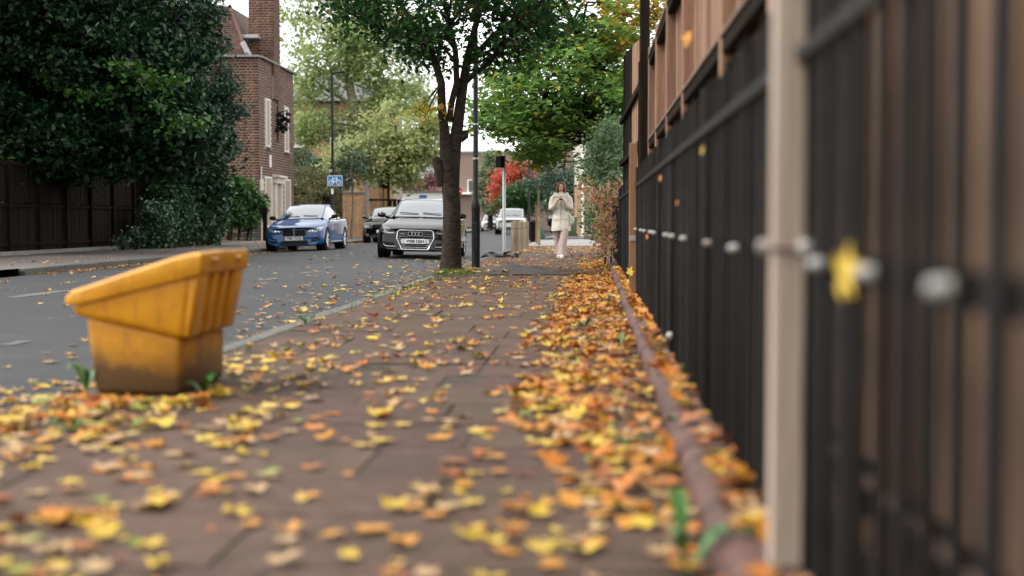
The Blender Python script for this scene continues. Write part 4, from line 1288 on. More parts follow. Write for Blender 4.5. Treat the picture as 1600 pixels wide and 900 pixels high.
def make_wheel(parent, x, y, r, wd, side, rimm):
    wh = thing('wheel', None, None, (x, y, r)); wh.parent = parent
    s = side
    pr = [(r * .70, -wd / 2), (r * .93, -wd / 2), (r, -wd / 2 + .03), (r, wd / 2 - .03), (r * .93, wd / 2), (r * .70, wd / 2)]
    MB().lathe(pr, 28, axis='x', closed=True).build('tyre', M['rubber'], wh)
    b = MB()
    b.lathe([(r * .70, -wd * .46), (r * .72, wd * .46), (r * .66, wd * .45), (r * .64, -wd * .40)], 28, axis='x', closed=True)
    for k in range(10):
        a = 2 * math.pi * k / 10 + (.12 if k % 2 else -.12)
        p = Vector((s * wd * .30, math.cos(a) * r * .1, math.sin(a) * r * .1)); q = Vector((s * wd * .43, math.cos(a) * r * .67, math.sin(a) * r * .67))
        b.tube([p, q], [.024, .018], 5)
    b.lathe([(.001, wd * .15), (r * .16, wd * .15), (r * .16, wd * .38), (.001, wd * .42)] if s > 0 else [(.001, -wd * .42), (r * .16, -wd * .38), (r * .16, -wd * .15), (.001, -wd * .15)], 12, axis='x')
    b.build('rim', rimm, wh)
    MB().lathe([(.001, -.012), (r * .5, -.012), (r * .5, .012), (.001, .012)], 20, (s * wd * .05, 0, 0), 'x').build('brake_disc', M['rimdark'], wh)
    return wh


def make_car(name, label, group, loc, yaw, roll, sp):
    root = thing(name, label, 'car', loc, (0, roll, yaw), group)
    L, W = sp['L'], sp['W']; hw = W / 2; paint = M[sp['paint']]
    ys = [0, .02, .06, .13, .25, .45, .7, .95, 1.15, 1.35, 1.7, 2.1, 2.5, 2.9, 3.25, 3.5, L - .75, L - .5, L - .28, L - .12, L - .04, L]
    ys = sorted(set(round(y, 3) for y in ys if y <= L))
    ks = {0: .80, .02: .86, .06: .91, .13: .945, .25: .975, .45: .992}
    rings = []
    for y in ys:
        k = ks.get(y, 1.0)
        ry = L - y
        if ry < .6: k = [1, .985, .96, .93, .88][min(4, int((.6 - ry) / .12))]
        w_ = hw * k
        zt, zs = smooth_at(sp['top'], y), smooth_at(sp['shoulder'], y)
        zb = smooth_at(sp['bottom'], y)
        zm = zb + (zs - zb) * .55
        half = [(0, zb), (w_ * .62, zb), (w_ * .90, zb + .015), (w_ * .985, zb + .10), (w_, zm - .08), (w_ * .998, zm + .06), (w_ * .985, zs - .07), (w_ * .955, zs - .015), (w_ * .90, zs + .004), (w_ * .70, zs + (zt - zs) * .72), (w_ * .4, zt - .004), (0, zt)]
        sweep = lambda x: sp.get('sweep', .26) * (abs(x) / hw) ** 2.6 * max(0, 1 - y / .9)
        rake = lambda z: sp.get('rake', .06) * max(0, (z - .45)) * max(0, 1 - y / .5)
        rsw = lambda x: -.2 * (abs(x) / hw) ** 2.6 * max(0, 1 - (L - y) / .8)
        pt = lambda x, z: (x, y + sweep(x) + rake(z) + rsw(x), z)
        rings.append([pt(x, z) for x, z in half] + [pt(-x, z) for x, z in half[-2:0:-1]])
    n = len(rings[0]); b = MB(); b.loft(rings, cap=False)
    h = len(rings[0]) // 2
    for base, flip in ((0, 1), ((len(rings) - 1) * n, 0)):
        for i in range(0, h):
            a, c = i, i + 1
            l1, l2 = (n - i) % n, (n - i - 1) % n
            f = [a, c, l2, l1] if i not in (0, h - 1) else ([a, c, l2] if i == 0 else [a, c, l1])
            f = [base + q for q in f]
            b.f.append(tuple(f))
    body = b.build('body', paint, root, ang=180)
    md = body.modifiers.new('s', 'SUBSURF'); md.levels = md.render_levels = 2; md.subdivision_type = 'CATMULL_CLARK'
    baked(body)
    # wheel arches
    r = sp['r']; fo = sp['fo']; wb = sp['wb']; trk = hw - .115
    cut = MB()
    for y in (fo, fo + wb):
        for s in (-1, 1):
            cut.lathe([(r + .045, -.16), (r + .045, .22)] if s > 0 else [(r + .045, -.22), (r + .045, .16)], 32, (s * (hw - .10), y, r), 'x')
    co = link('cutter', cut.mesh('cutter'))
    md = body.modifiers.new('b', 'BOOLEAN'); md.operation = 'DIFFERENCE'; md.object = co; md.solver = 'EXACT'
    root_m = body.parent; body.parent = None
    baked(body); body.parent = root_m
    bpy.data.objects.remove(co)
    me = body.data
    me.materials.clear(); me.materials.append(paint)
    for p in me.polygons: p.use_smooth = True; p.material_index = 0
    me.set_sharp_from_angle(angle=R(40))
    bvh = BVHTree.FromPolygons([v.co.copy() for v in me.vertices], [tuple(p.vertices) for p in me.polygons])
    for y in (fo, fo + wb):
        for s in (-1, 1):
            MB().lathe([(r + .04, -.17), (r + .044, -.17), (r + .044, .03), (r + .04, .03)], 28, (s * (hw - .14), y, r), 'x', closed=True).build('wheel_arch', M['trim'], root)
            make_wheel(root, s * trk, y, r, .215, s, M[sp.get('rim', 'rim')])
    # greenhouse
    gs = sp['green']                       # y, z_base, half base, z_top, half top
    yy = np.linspace(gs[0][0], gs[-1][0], 30)
    sec = []
    g_ = lambda k, y: smooth_at([(q[0], q[k]) for q in gs], y)
    for y in yy:
        zb, wb_, zt, wt = g_(1, y), g_(2, y), g_(3, y), g_(4, y)
        zt = max(zt, zb + .015)
        e = min(1, (zt - zb) / .35)
        pts = [(wb_, zb - .02), (wb_ + (wt - wb_) * .45 + .02 * e, zb + (zt - zb) * .45), (wt + .015 * e, zt - .085 * e), (wt - .03, zt - .032 * e), (wt * .78, zt - .012 * e), (wt * .4, zt), (0, zt + .004)]
        bow = lambda x: .10 * (abs(x) / hw) ** 2 * (1 if y < sp['header'] + .15 else (-.6 if y > sp['rear_header'] - .15 else 0))
        full = pts + [(-x, z) for x, z in pts[-2::-1]]
        sec.append([(x, y + bow(x), z) for x, z in full])
    m = len(sec[0])

    def piece(nm, mat, rows, cols, ang=60, off=0):
        b = MB(); keep = {}
        for i in rows:
            for j in cols:
                q = [(i, j), (i, j + 1), (i + 1, j + 1), (i + 1, j)]
                for c_ in q:
                    if c_ not in keep: keep[c_] = len(b.v); b.v.append(sec[c_[0]][c_[1]])
                b.f.append(tuple(keep[c_] for c_ in q))
        return b.build(nm, mat, root, ang=ang)
    ih = int(np.argmin(abs(yy - sp['header']))); ir = int(np.argmin(abs(yy - sp['rear_header'])))
    top = range(3, m - 4)
    ws = piece('windscreen', M['glass'], range(0, ih), top)
    piece('roof', paint, range(ih, ir), range(2, m - 3))
    piece('rear_window', M['glass'], range(ir, 29), top)
    piece('side_window', M['glass'], range(0, 29), range(0, 2)); piece('side_window', M['glass'], range(0, 29), range(m - 3, m - 1))
    for s, js in ((1, (2, 3)), (-1, (m - 3, m - 4))):
        line = [Vector(sec[i][js[0]]).lerp(Vector(sec[i][js[1]]), .5) for i in range(0, 30)]
        MB().tube([p + Vector((-.004 * s, 0, -.004)) for p in line[:ih + 2]], [.033] * (ih + 2), 8).build('windscreen_pillar', paint, root)
        MB().tube(line[ih + 1:], [.033] * len(line[ih + 1:]), 8).build('roof_rail', paint, root)
        for yb, wd_ in sp['pillars']:
            i = int(np.argmin(abs(yy - yb)))
            jj = [0, 1, 2] if s > 0 else [m - 1, m - 2, m - 3]
            MB().loft([[Vector(sec[i][j]) + Vector((s * .006, dy, 0)) for dy in (-wd_, wd_)] + [Vector(sec[i][j]) + Vector((-s * .03, dy, 0)) for dy in (wd_, -wd_)] for j in jj]).build('door_pillar', M[sp.get('pillar_mat', 'trim')], root)
        band(bvh, [(y, smooth_at(sp['shoulder'], y) - .012) for y in np.linspace(sp['mirror'][1] + .1, sp['rear_header'] + .5, 20)], .009, .004, 'window_trim', M[sp.get('trimline', 'chrome')], root, 'x', s)
        # door gaps, sill, handles
        for yd in sp['doors']:
            band(bvh, [(yd + .04 * math.sin(t * 2.2), .28 + (smooth_at(sp['shoulder'], yd) - .32) * t) for t in np.linspace(0, 1, 12)], .004, .0, 'door_gap', M['trim'], root, 'x', s)
        for yh in sp['handles']:
            band(bvh, [(yh, smooth_at(sp['shoulder'], yh) - .14), (yh + .1, smooth_at(sp['shoulder'], yh) - .135), (yh + .2, smooth_at(sp['shoulder'], yh) - .13)], .014, .018, 'door_handle', paint, root, 'x', s)
        band(bvh, [(y, .245) for y in np.linspace(fo + r + .12, fo + wb - r - .12, 12)], .028, .0, 'sill', M['trim'] if sp.get('darksill') else paint, root, 'x', s)
        # mirrors
        mx, my_, mz = sp['mirror']
        mr = MB(); rg = []
        for t in np.linspace(0, 1, 9):
            sc_ = math.sin(math.pi * (.12 + .80 * t)) ** .55
            ring = []
            for k in range(10):
                a = 2 * math.pi * k / 10
                ring.append((s * (mx + .01 + .20 * t), my_ + .06 * sc_ * math.cos(a) + .03 * t, mz + .01 * t + .068 * sc_ * math.sin(a)))
            rg.append(ring)
        mr.loft(rg); mm = mr.build('mirror', M[sp.get('mirror_mat', sp['paint'])], root)
        MB().tube([(s * (mx - .07), my_ + .05, mz - .07), (s * (mx + .03), my_ + .02, mz - .03)], [.03, .025], 8).build('mirror_arm', M['trim'], mm)
    # wipers
    for xx in (-.05, .5):
        p = [Vector((xx + dx, 0, 0)) for dx in (0, -.15, -.3, -.45)]
        lines = []
        for k, q in enumerate(p):
            y0_ = gs[0][0] + .10 + .015 * k
            zz = g_(3, y0_)
            lines.append((q.x, y0_ + .10 * (abs(q.x) / hw) ** 2, zz + .018))
        MB().tube(lines, .010, 5).build('wiper', M['trim'], root)
    # boot / bonnet gap lines
    band(bvh, [(x, sp['bonnet_z'] + .0 * x) for x in np.linspace(-hw * .66, hw * .66, 16)], .005, 0, 'bonnet_gap', M['trim'], root)
    sp['front'](root, bvh, hw, sp)
    return root, bvh


def plate(root, z, y, txt, w_=.52, h_=.111):
    p = MB().box((0, y - .006, z), (w_, .012, h_), ch=.003).build('number_plate', M['platew'], root, smooth=False)
    me = text_mesh(txt, h_ * .92, M['letter'])
    t = link('plate_lettering', me, p)
    bx = [v.co.x for v in me.vertices]; sx = (w_ * .88) / (max(bx) - min(bx))
    t.scale = (sx, 1, 1); t.rotation_euler = (R(90), 0, 0); t.location = (-(max(bx) + min(bx)) / 2 * sx, y - .0135, z)
    return p


def front_saloon(root, bvh, hw, sp):
    fz = lambda x, z: bvh.ray_cast(Vector((x, -3, z)), Vector((0, 1, 0)))[0].y
    # six-cornered grille
    g = [(-.30, .215), (.30, .215), (.43, .47), (.415, .625), (.36, .66), (-.36, .66), (-.415, .625), (-.43, .47)]
    gr = patch(bvh, g, .004, 'grille', M['trim'], root, thick=.03)
    band(bvh, dens(g + [g[0], g[1]]), .013, .016, 'grille_frame', M['chrome'], gr)
    for z in (.262, .31, .36, .41, .46, .515, .565, .61):
        xw = np.interp(z, [.215, .47, .625, .66], [.30, .43, .415, .36]) - .035
        parts_ = ((-xw, xw),) if z < .33 else (((-xw, -.165), (.165, xw)) if z > .5 else ((-xw, -.34), (.34, xw)))
        for xa, xb in parts_:
            band(bvh, [(x, z) for x in np.linspace(xa, xb, 7)], .0095, .012, 'grille_bar', M['chrome'], gr)
    for s in (-1, 1):
        patch(bvh, [(s * .24 + .09 * q[0], .405 + .055 * q[1]) for q in ((-1, -1), (1, -1), (1, 1), (-1, 1))], .022, 'plate_surround', M['steel'], gr, thick=.03, cuts=1)
    yb = fz(0, .58) - .045
    for k in range(4):
        b = MB()
        cx = (-1.5 + k) * .078
        b.lathe([(.040, -.008), (.056, -.008), (.056, .008), (.040, .008)], 24, (cx, yb + .012 - .001 * k, .575), 'y', closed=True)
        b.build('ring_badge', M['chrome'], gr)
    MB().box((-.30, fz(-.3, .578) - .02, .578), (.085, .012, .026), ch=.004).build('side_badge', M['chrome'], gr, smooth=False)
    plate(root, .405, fz(0, .405) - .032, 'W88 DEH', .47)
    for s in (-1, 1):
        p = [(.46, .575), (.50, .655), (.62, .715), (.76, .745), (.835, .745), (.84, .66), (.78, .59), (.62, .565)]
        p = p if s > 0 else mir(p)
        hl = patch(bvh, p, .006, 'headlight', M['lensdark'], root)
        q = [(.50, .59), (.62, .582), (.76, .605), (.80, .63), (.76, .625), (.62, .602), (.52, .612)]
        patch(bvh, q if s > 0 else mir(q), .014, 'running_light', M['lens'], hl)
        for cx in (.60, .73):
            q = [(cx + .042 * math.cos(a), .655 + .035 * math.sin(a)) for a in np.linspace(0, 6.283, 11)[:-1]]
            patch(bvh, q if s > 0 else mir(q), .013, 'projector', M['lensdark'], hl, cuts=1)
        p = [(.47, .235), (.49, .365), (.60, .37), (.80, .40), (.83, .33), (.76, .25)]
        it = patch(bvh, p if s > 0 else mir(p), .003, 'air_intake', M['trim'], root)
        band(bvh, [(s * x, z) for x, z in dens([(.46, .275), (.60, .278), (.70, .290), (.745, .335)])], .010, .014, 'intake_blade', M['chrome'], it)
    patch(bvh, [(-.62, .165), (.62, .165), (.58, .205), (-.58, .205)], .006, 'lower_lip', M['trim'], root)


def front_coupe(root, bvh, hw, sp):
    fz = lambda x, z: bvh.ray_cast(Vector((x, -3, z)), Vector((0, 1, 0)))[0].y
    for s in (-1, 1):
        p = [(.02, .455), (.05, .43), (.31, .445), (.355, .49), (.345, .59), (.295, .628), (.06, .618), (.02, .58)]
        p = p if s > 0 else mir(p)
        k = patch(bvh, p, .006, 'grille', M['trim'], root)
        band(bvh, dens(p + [p[0]]), .010, .012, 'grille_frame', M['rimdark'], k)
        for x in np.linspace(.06, .30, 7):
            band(bvh, [(s * x, z) for z in (.475, .53, .59)], .006, .008, 'grille_bar', M['plastic'], k)
        p = [(.42, .555), (.44, .615), (.60, .645), (.78, .70), (.845, .715), (.83, .635), (.76, .575), (.60, .545)]
        hl = patch(bvh, p if s > 0 else mir(p), .006, 'headlight', M['lens'], root)
        for cx, cz in ((.55, .592), (.69, .615)):
            q = [(cx + .058 * math.cos(a), cz + .042 * math.sin(a)) for a in np.linspace(0, 6.283, 11)[:-1]]
            rg = patch(bvh, q if s > 0 else mir(q), .012, 'projector', M['lensdark'], hl, cuts=1)
            q = [(cx + .026 * math.cos(a), cz + .02 * math.sin(a)) for a in np.linspace(0, 6.283, 9)[:-1]]
            patch(bvh, q if s > 0 else mir(q), .018, 'bulb_lens', M['ledw'], rg, cuts=1)
        q = [(.45, .612), (.60, .638), (.80, .695), (.80, .682), (.60, .622), (.46, .602)]
        patch(bvh, q if s > 0 else mir(q), .014, 'brow_light', M['ledw'], hl)
        p = [(.50, .265), (.52, .36), (.70, .40), (.79, .41), (.77, .33), (.66, .275)]
        it = patch(bvh, p if s > 0 else mir(p), .003, 'air_intake', M['trim'], root)
        band(bvh, [(s * x, z) for x, z in dens([(.54, .315), (.68, .33), (.77, .37)])], .012, .012, 'intake_blade', M['rimdark'], it)
    lo = patch(bvh, [(-.44, .185), (.44, .185), (.38, .31), (-.38, .31)], .004, 'air_intake', M['trim'], root)
    for z in (.21, .235, .26, .285): band(bvh, [(x, z) for x in np.linspace(-.38, .38, 7)], .005, .008, 'intake_bar', M['plastic'], lo)
    bd = MB().lathe([(.001, -.006), (.036, -.006), (.041, 0), (.036, .006), (.001, .006)], 20, (0, fz(0, .645) - .012, .648), 'y').build('badge', M['rimdark'], root)
    for k in range(4):
        a0 = k * math.pi / 2
        poly = [(0, 0)] + [(.030 * math.cos(a0 + t), .030 * math.sin(a0 + t)) for t in np.linspace(0, math.pi / 2, 5)]
        MB().prism([(p[0], p[1] + .648) for p in poly], fz(0, .645) - .0205, fz(0, .645) - .0195).build('badge_quarter', M['signblue' if k % 2 else 'white'], bd, smooth=False)
    plate(root, .375, fz(0, .375) - .012, 'T88 TCD')


def front_plain(root, bvh, hw, sp):
    fz = lambda x, z: bvh.ray_cast(Vector((x, -3, z)), Vector((0, 1, 0)))[0].y
    k = sp.get('fs', 1.0)
    for s in (-1, 1):
        p = [(.44, .60 * k), (.46, .70 * k), (.64, .755 * k), (.80, .78 * k), (.81, .70 * k), (.74, .62 * k)]
        hl = patch(bvh, p if s > 0 else mir(p), .006, 'headlight', M['lens'], root)
        q = [(.60 + .05 * math.cos(a), (.675 + .045 * math.sin(a)) * k) for a in np.linspace(0, 6.283, 10)[:-1]]
        patch(bvh, q if s > 0 else mir(q), .012, 'projector', M['ledw'], hl, cuts=1)
        p = [(.52, .28 * k), (.54, .38 * k), (.76, .41 * k), (.74, .30 * k)]
        it = patch(bvh, p if s > 0 else mir(p), .004, 'air_intake', M['trim'], root)
        q = [(.64 + .045 * math.cos(a), (.345 + .04 * math.sin(a)) * k) for a in np.linspace(0, 6.283, 10)[:-1]]
        patch(bvh, q if s > 0 else mir(q), .008, 'fog_lamp', M['lens'], it, cuts=1)
    g = patch(bvh, [(-.40, .615 * k), (.40, .615 * k), (.42, .70 * k), (-.42, .70 * k)], .006, 'grille', M['trim'], root)
    for z in (.64, .675): band(bvh, [(x, z * k) for x in np.linspace(-.38, .38, 7)], .006, .012, 'grille_bar', M['chrome'], g)
    if not sp.get('no_badge'):
        MB().lathe([(.001, -.006), (.05, -.006), (.05, .006), (.001, .006)], 18, (0, fz(0, .66 * k) - .02, .66 * k), 'y').build('badge', M['chrome'], root)
    patch(bvh, [(-.46, .22 * k), (.46, .22 * k), (.44, .38 * k), (-.44, .38 * k)], .004, 'air_intake', M['trim'], root)
    if sp.get('cladding'):
        patch(bvh, [(-.80, .30), (.80, .30), (.82, .44), (.5, .40), (-.5, .40), (-.82, .44)], .008, 'bumper_skirt', M['plastic'], root, cuts=3)
    MB().box((0, fz(0, .47 * k) - .012, .47 * k), (.52, .02, .111), ch=.003).build('number_plate', M['platew'], root, smooth=False)


sal = dict(L=4.46, W=1.80, paint='black_car', r=.32, fo=.88, wb=2.63, sweep=.24, rake=.35, bonnet_z=.675, front=front_saloon, rim='rim',
           top=[(0, .70), (.06, .72), (.25, .775), (.7, .865), (1.2, .995), (1.6, 1.06), (3.4, 1.02), (3.9, 1.03), (4.3, 1.04), (4.46, .95)],
           shoulder=[(0, .65), (.06, .675), (.3, .75), (.8, .83), (1.3, .905), (2.4, .93), (3.6, .955), (4.2, .95), (4.46, .85)],
           bottom=[(0, .20), (.25, .165), (.9, .17), (3.6, .17), (4.2, .22), (4.46, .33)],
           green=[(1.08, .935, .74, .975, .66), (1.45, .945, .79, 1.17, .62), (1.80, .95, .80, 1.335, .585), (2.05, .955, .80, 1.40, .575), (2.5, .96, .80, 1.425, .57), (2.95, .965, .80, 1.395, .56), (3.35, .97, .79, 1.28, .56), (3.75, .99, .76, 1.10, .58), (3.98, 1.0, .72, 1.02, .60)],
           header=1.92, rear_header=2.95, pillars=[(2.42, .05), (3.2, .05)], doors=[1.28, 2.40, 3.28], handles=[2.12, 3.02], mirror=(.86, 1.45, 1.0), trimline='chrome')
ag = gp(588, 407, -.09)
car_y = 32.6
cx = at(647, 380, car_y).x
make_car('parked_car', 'black saloon with chrome grille and ringed badge beside the street tree', 'cars parked along the kerb', (cx, car_y, road_z(cx) + .0), R(0.6), R(1.3), sal)

cou = dict(L=4.43, W=1.78, paint='blue_car', r=.325, fo=.76, wb=2.69, sweep=.26, rake=.25, bonnet_z=.66, front=front_coupe, rim='rim',
           top=[(0, .70), (.06, .715), (.25, .765), (.7, .84), (1.2, .97), (1.6, 1.03), (3.4, 1.01), (3.9, 1.0), (4.3, .99), (4.43, .90)],
           shoulder=[(0, .65), (.06, .67), (.3, .74), (.8, .83), (1.3, .90), (2.4, .92), (3.4, .945), (4.2, .93), (4.43, .82)],
           bottom=[(0, .17), (.25, .14), (.9, .16), (3.6, .16), (4.2, .22), (4.43, .33)],
           green=[(1.14, .925, .72, .965, .66), (1.55, .93, .78, 1.17, .62), (1.95, .94, .79, 1.34, .58), (2.2, .945, .79, 1.395, .565), (2.6, .95, .79, 1.405, .56), (3.0, .955, .79, 1.36, .55), (3.4, .965, .78, 1.23, .55), (3.75, .975, .75, 1.07, .57), (4.0, .985, .70, 1.0, .60)],
           header=2.06, rear_header=3.0, pillars=[(2.72, .05)], doors=[1.32, 2.74], handles=[2.4], mirror=(.85, 1.52, 1.0), trimline='trim', mirror_mat='trim')
by = 41.3
bx = at(458.5, 380, by).x
make_car('parked_car', 'blue coupe with twin black grilles parked by the far kerb', 'cars parked along the kerb', (bx, by, road_z(bx) + .005), R(-1.0), R(-1.8), cou)

hat = dict(L=4.05, W=1.72, paint='black_car', r=.31, fo=.82, wb=2.5, sweep=.26, rake=.2, bonnet_z=.76, front=front_plain, rim='rimdark', fs=1.0,
           top=[(0, .74), (.06, .77), (.25, .85), (.7, .94), (1.1, 1.01), (1.6, 1.02), (3.4, 1.02), (3.9, 1.02), (4.05, .95)],
           shoulder=[(0, .68), (.06, .71), (.3, .80), (.8, .89), (1.3, .95), (2.4, .97), (3.4, .99), (3.9, .98), (4.05, .88)],
           bottom=[(0, .22), (.25, .19), (.9, .19), (3.4, .19), (3.8, .24), (4.05, .33)],
           green=[(.98, .98, .70, 1.0, .64), (1.35, .985, .76, 1.24, .60), (1.7, .99, .77, 1.42, .57), (2.0, .99, .77, 1.49, .56), (2.6, 1.0, .77, 1.50, .55), (3.2, 1.0, .76, 1.46, .54), (3.6, 1.0, .75, 1.36, .53), (3.85, 1.0, .72, 1.18, .54), (3.98, 1.0, .70, 1.04, .58)],
           header=1.82, rear_header=3.5, pillars=[(2.2, .05), (3.0, .05)], doors=[1.2, 2.2], handles=[1.95], mirror=(.84, 1.35, 1.06), trimline='trim')
hy = 57.5
hx = at(598, 360, hy).x
make_car('parked_car', 'small black hatchback parked behind the blue coupe', 'cars parked along the kerb', (hx, hy, road_z(hx)), 0, R(-1.5), hat)

suv = dict(L=4.6, W=1.94, paint='silver_car', r=.36, fo=.86, wb=2.75, sweep=.18, rake=.08, bonnet_z=.92, front=front_plain, rim='rim', fs=1.25, cladding=True, no_badge=True,
           top=[(0, .93), (.06, .96), (.25, 1.03), (.7, 1.07), (1.2, 1.12), (1.6, 1.15), (3.6, 1.15), (4.4, 1.14), (4.6, 1.05)],
           shoulder=[(0, .86), (.06, .90), (.3, .98), (.8, 1.03), (1.3, 1.06), (2.4, 1.09), (3.6, 1.12), (4.4, 1.1), (4.6, .98)],
           bottom=[(0, .30), (.25, .27), (.9, .27), (3.7, .28), (4.3, .34), (4.6, .42)],
           green=[(1.08, 1.09, .78, 1.11, .74), (1.4, 1.1, .84, 1.34, .72), (1.75, 1.1, .85, 1.56, .70), (2.0, 1.1, .85, 1.63, .69), (2.7, 1.12, .85, 1.66, .68), (3.6, 1.13, .84, 1.62, .66), (4.1, 1.13, .82, 1.52, .64), (4.4, 1.13, .80, 1.3, .64), (4.52, 1.13, .78, 1.17, .66)],
           header=1.88, rear_header=4.0, pillars=[(2.3, .05), (3.3, .05)], doors=[1.25, 2.3], handles=[2.05], mirror=(.95, 1.45, 1.18), trimline='trim', mirror_mat='plastic')
sy = 88
sx = at(798, 350, sy).x
make_car('parked_car', 'silver off roader with black lower bumper seen past the grey sign pole', 'cars parked along the kerb', (sx, sy, road_z(sx)), R(1), 0, suv)
hat2 = dict(hat); hat2.update(paint='grey_car', rim='rim')
y2 = 126
x2 = at(767, 350, y2).x
make_car('parked_car', 'small pale grey car farthest off at the end of the street', 'cars parked along the kerb', (x2, y2, -.10), R(4), 0, hat2)
# ================================================================== THE GRIT BIN
BXX, BYY, BW = -1.805, 6.48, .82


def binmat():
    m, n, l, b = mk('yellow_bin_plastic')
    tc = n.new('ShaderNodeTexCoord')
    nz = n.new('ShaderNodeTexNoise'); nz.inputs['Scale'].default_value = 6; nz.inputs['Detail'].default_value = 8; nz.inputs['Roughness'].default_value = .7
    l.new(tc.outputs['Object'], nz.inputs['Vector'])
    rp = ramp(n, [(.48, .195, .005), (.60, .265, .008), (.66, .315, .012)], [.3, .5, .7]); l.new(nz.outputs['Fac'], rp.inputs[0])
    # splashed mud with a ragged edge
    n2 = n.new('ShaderNodeTexNoise'); n2.inputs['Scale'].default_value = 5; n2.inputs['Detail'].default_value = 9; n2.inputs['Roughness'].default_value = .75
    l.new(tc.outputs['Object'], n2.inputs['Vector'])
    sp = n.new('ShaderNodeSeparateXYZ'); l.new(tc.outputs['Object'], sp.inputs[0])
    mr = n.new('ShaderNodeMapRange'); mr.inputs['From Min'].default_value = .30; mr.inputs['From Max'].default_value = 0; l.new(sp.outputs['Z'], mr.inputs['Value'])
    mu = n.new('ShaderNodeMath'); mu.operation = 'MULTIPLY_ADD'; mu.inputs[1].default_value = .75; l.new(mr.outputs[0], mu.inputs[0]); l.new(n2.outputs['Fac'], mu.inputs[2])
    r2 = ramp(n, [(0, 0, 0), (1, 1, 1)], [.56, 1.5]); l.new(mu.outputs[0], r2.inputs[0])
    mx = n.new('ShaderNodeMix'); mx.data_type = 'RGBA'
    l.new(r2.outputs[0], mx.inputs['Factor']); l.new(rp.outputs[0], mx.inputs['A']); mx.inputs['B'].default_value = (.12, .062, .022, 1)
    # fine streaks of grime
    n3 = n.new('ShaderNodeTexNoise'); n3.inputs['Scale'].default_value = 9; n3.inputs['Detail'].default_value = 9
    mp = n.new('ShaderNodeMapping'); mp.inputs['Scale'].default_value = (3, 3, .5); l.new(tc.outputs['Object'], mp.inputs[0]); l.new(mp.outputs[0], n3.inputs['Vector'])
    r3 = ramp(n, [(0, 0, 0), (1, 1, 1)], [.56, .78]); l.new(n3.outputs['Fac'], r3.inputs[0])
    m3 = n.new('ShaderNodeMix'); m3.data_type = 'RGBA'; mq = n.new('ShaderNodeMath'); mq.operation = 'MULTIPLY'; mq.inputs[1].default_value = .5
    l.new(r3.outputs[0], mq.inputs[0]); l.new(mq.outputs[0], m3.inputs['Factor']); l.new(mx.outputs['Result'], m3.inputs['A']); m3.inputs['B'].default_value = (.20, .10, .03, 1)
    l.new(m3.outputs['Result'], b.inputs['Base Color'])
    b.inputs['Roughness'].default_value = .42
    bp = n.new('ShaderNodeBump'); bp.inputs['Strength'].default_value = .15; bp.inputs['Distance'].default_value = .01; l.new(n2.outputs['Fac'], bp.inputs['Height']); l.new(bp.outputs[0], b.inputs['Normal'])
    return m


M['bin'] = binmat()
gb = thing('grit_bin', 'weathered yellow plastic grit bin with sloping lid standing at the kerb', 'bin', (BXX, BYY, 0))


def wedge(name, x0t, x1t, z0t, z1t, x0b, x1b, z0b, z1b, y0t, y1t, y0b, y1b, bev, mat=None, parent=gb, seg=3):
    """eight corners: t = top edge, b = bottom edge; 0 = road side, 1 = fence side"""
    b = MB()
    b.add([(x0b, y0b, z0b), (x1b, y0b, z1b), (x1b, y1b, z1b), (x0b, y1b, z0b), (x0t, y0t, z0t), (x1t, y0t, z1t), (x1t, y1t, z1t), (x0t, y1t, z0t)],
          [(0, 1, 2, 3), (4, 7, 6, 5), (0, 4, 5, 1), (1, 5, 6, 2), (2, 6, 7, 3), (3, 7, 4, 0)])
    return b.build(name, mat or M['bin'], parent, bevel=bev, seg=seg, ang=50)


tub = wedge('tub', -.570, -.112, .375, .275, -.528, -.118, .0, .0, .03, BW - .03, .045, BW - .04, .03)
hop = wedge('hopper', -.628, -.045, .455, .590, -.630, -.085, .372, .262, 0, BW, .004, BW - .004, .05, seg=4)
# ribbed back: proud ribs on the fence side with recesses between
for a, c in ((.0, .20), (.275, .375), (.445, .545), (.615, .82)):
    b = MB(); a2, c2 = a + .005, c - .005
    b.add([(-.095, a2 + .012, .285), (-.095, c2 - .012, .285), (-.06, a2, .62), (-.06, c2, .62), (-.072, a2 + .012, .275), (-.072, c2 - .012, .275), (-.008, a2, .625), (-.008, c2, .625)],
          [(0, 1, 3, 2), (4, 6, 7, 5), (0, 4, 5, 1), (2, 3, 7, 6), (0, 2, 6, 4), (1, 5, 7, 3)])
    b.build('rib', M['bin'], hop, bevel=.008, seg=2, ang=50)
# lid: a shallow cap with a lip, higher on the hinge side
b = MB(); rings = []
lidp = [(-.648, .424), (-.646, .462), (-.620, .489), (-.55, .512), (-.32, .590), (-.14, .650), (-.05, .672), (-.005, .674), (.0, .655), (-.008, .578), (-.05, .562), (-.34, .488), (-.58, .424)]
for yy, k in ((-.016, .004), (-.010, .014), (.012, .02), (.4, .024), (BW - .012, .02), (BW + .010, .014), (BW + .016, .004)):
    rings.append([(x, yy, z + (k - .02 if 1 <= i <= 8 else 0)) for i, (x, z) in enumerate(lidp)])
b.loft(rings)
lid = b.build('lid', M['bin'], gb, bevel=.006, seg=2, ang=45)
for yy in (.2, .62):
    MB().lathe([(.012, -.05), (.014, -.05), (.014, .05), (.012, .05)], 10, (-.004, yy, .635), 'y').build('hinge', M['bin'], lid)
gb.rotation_euler = (0, R(.6), R(-1.0))

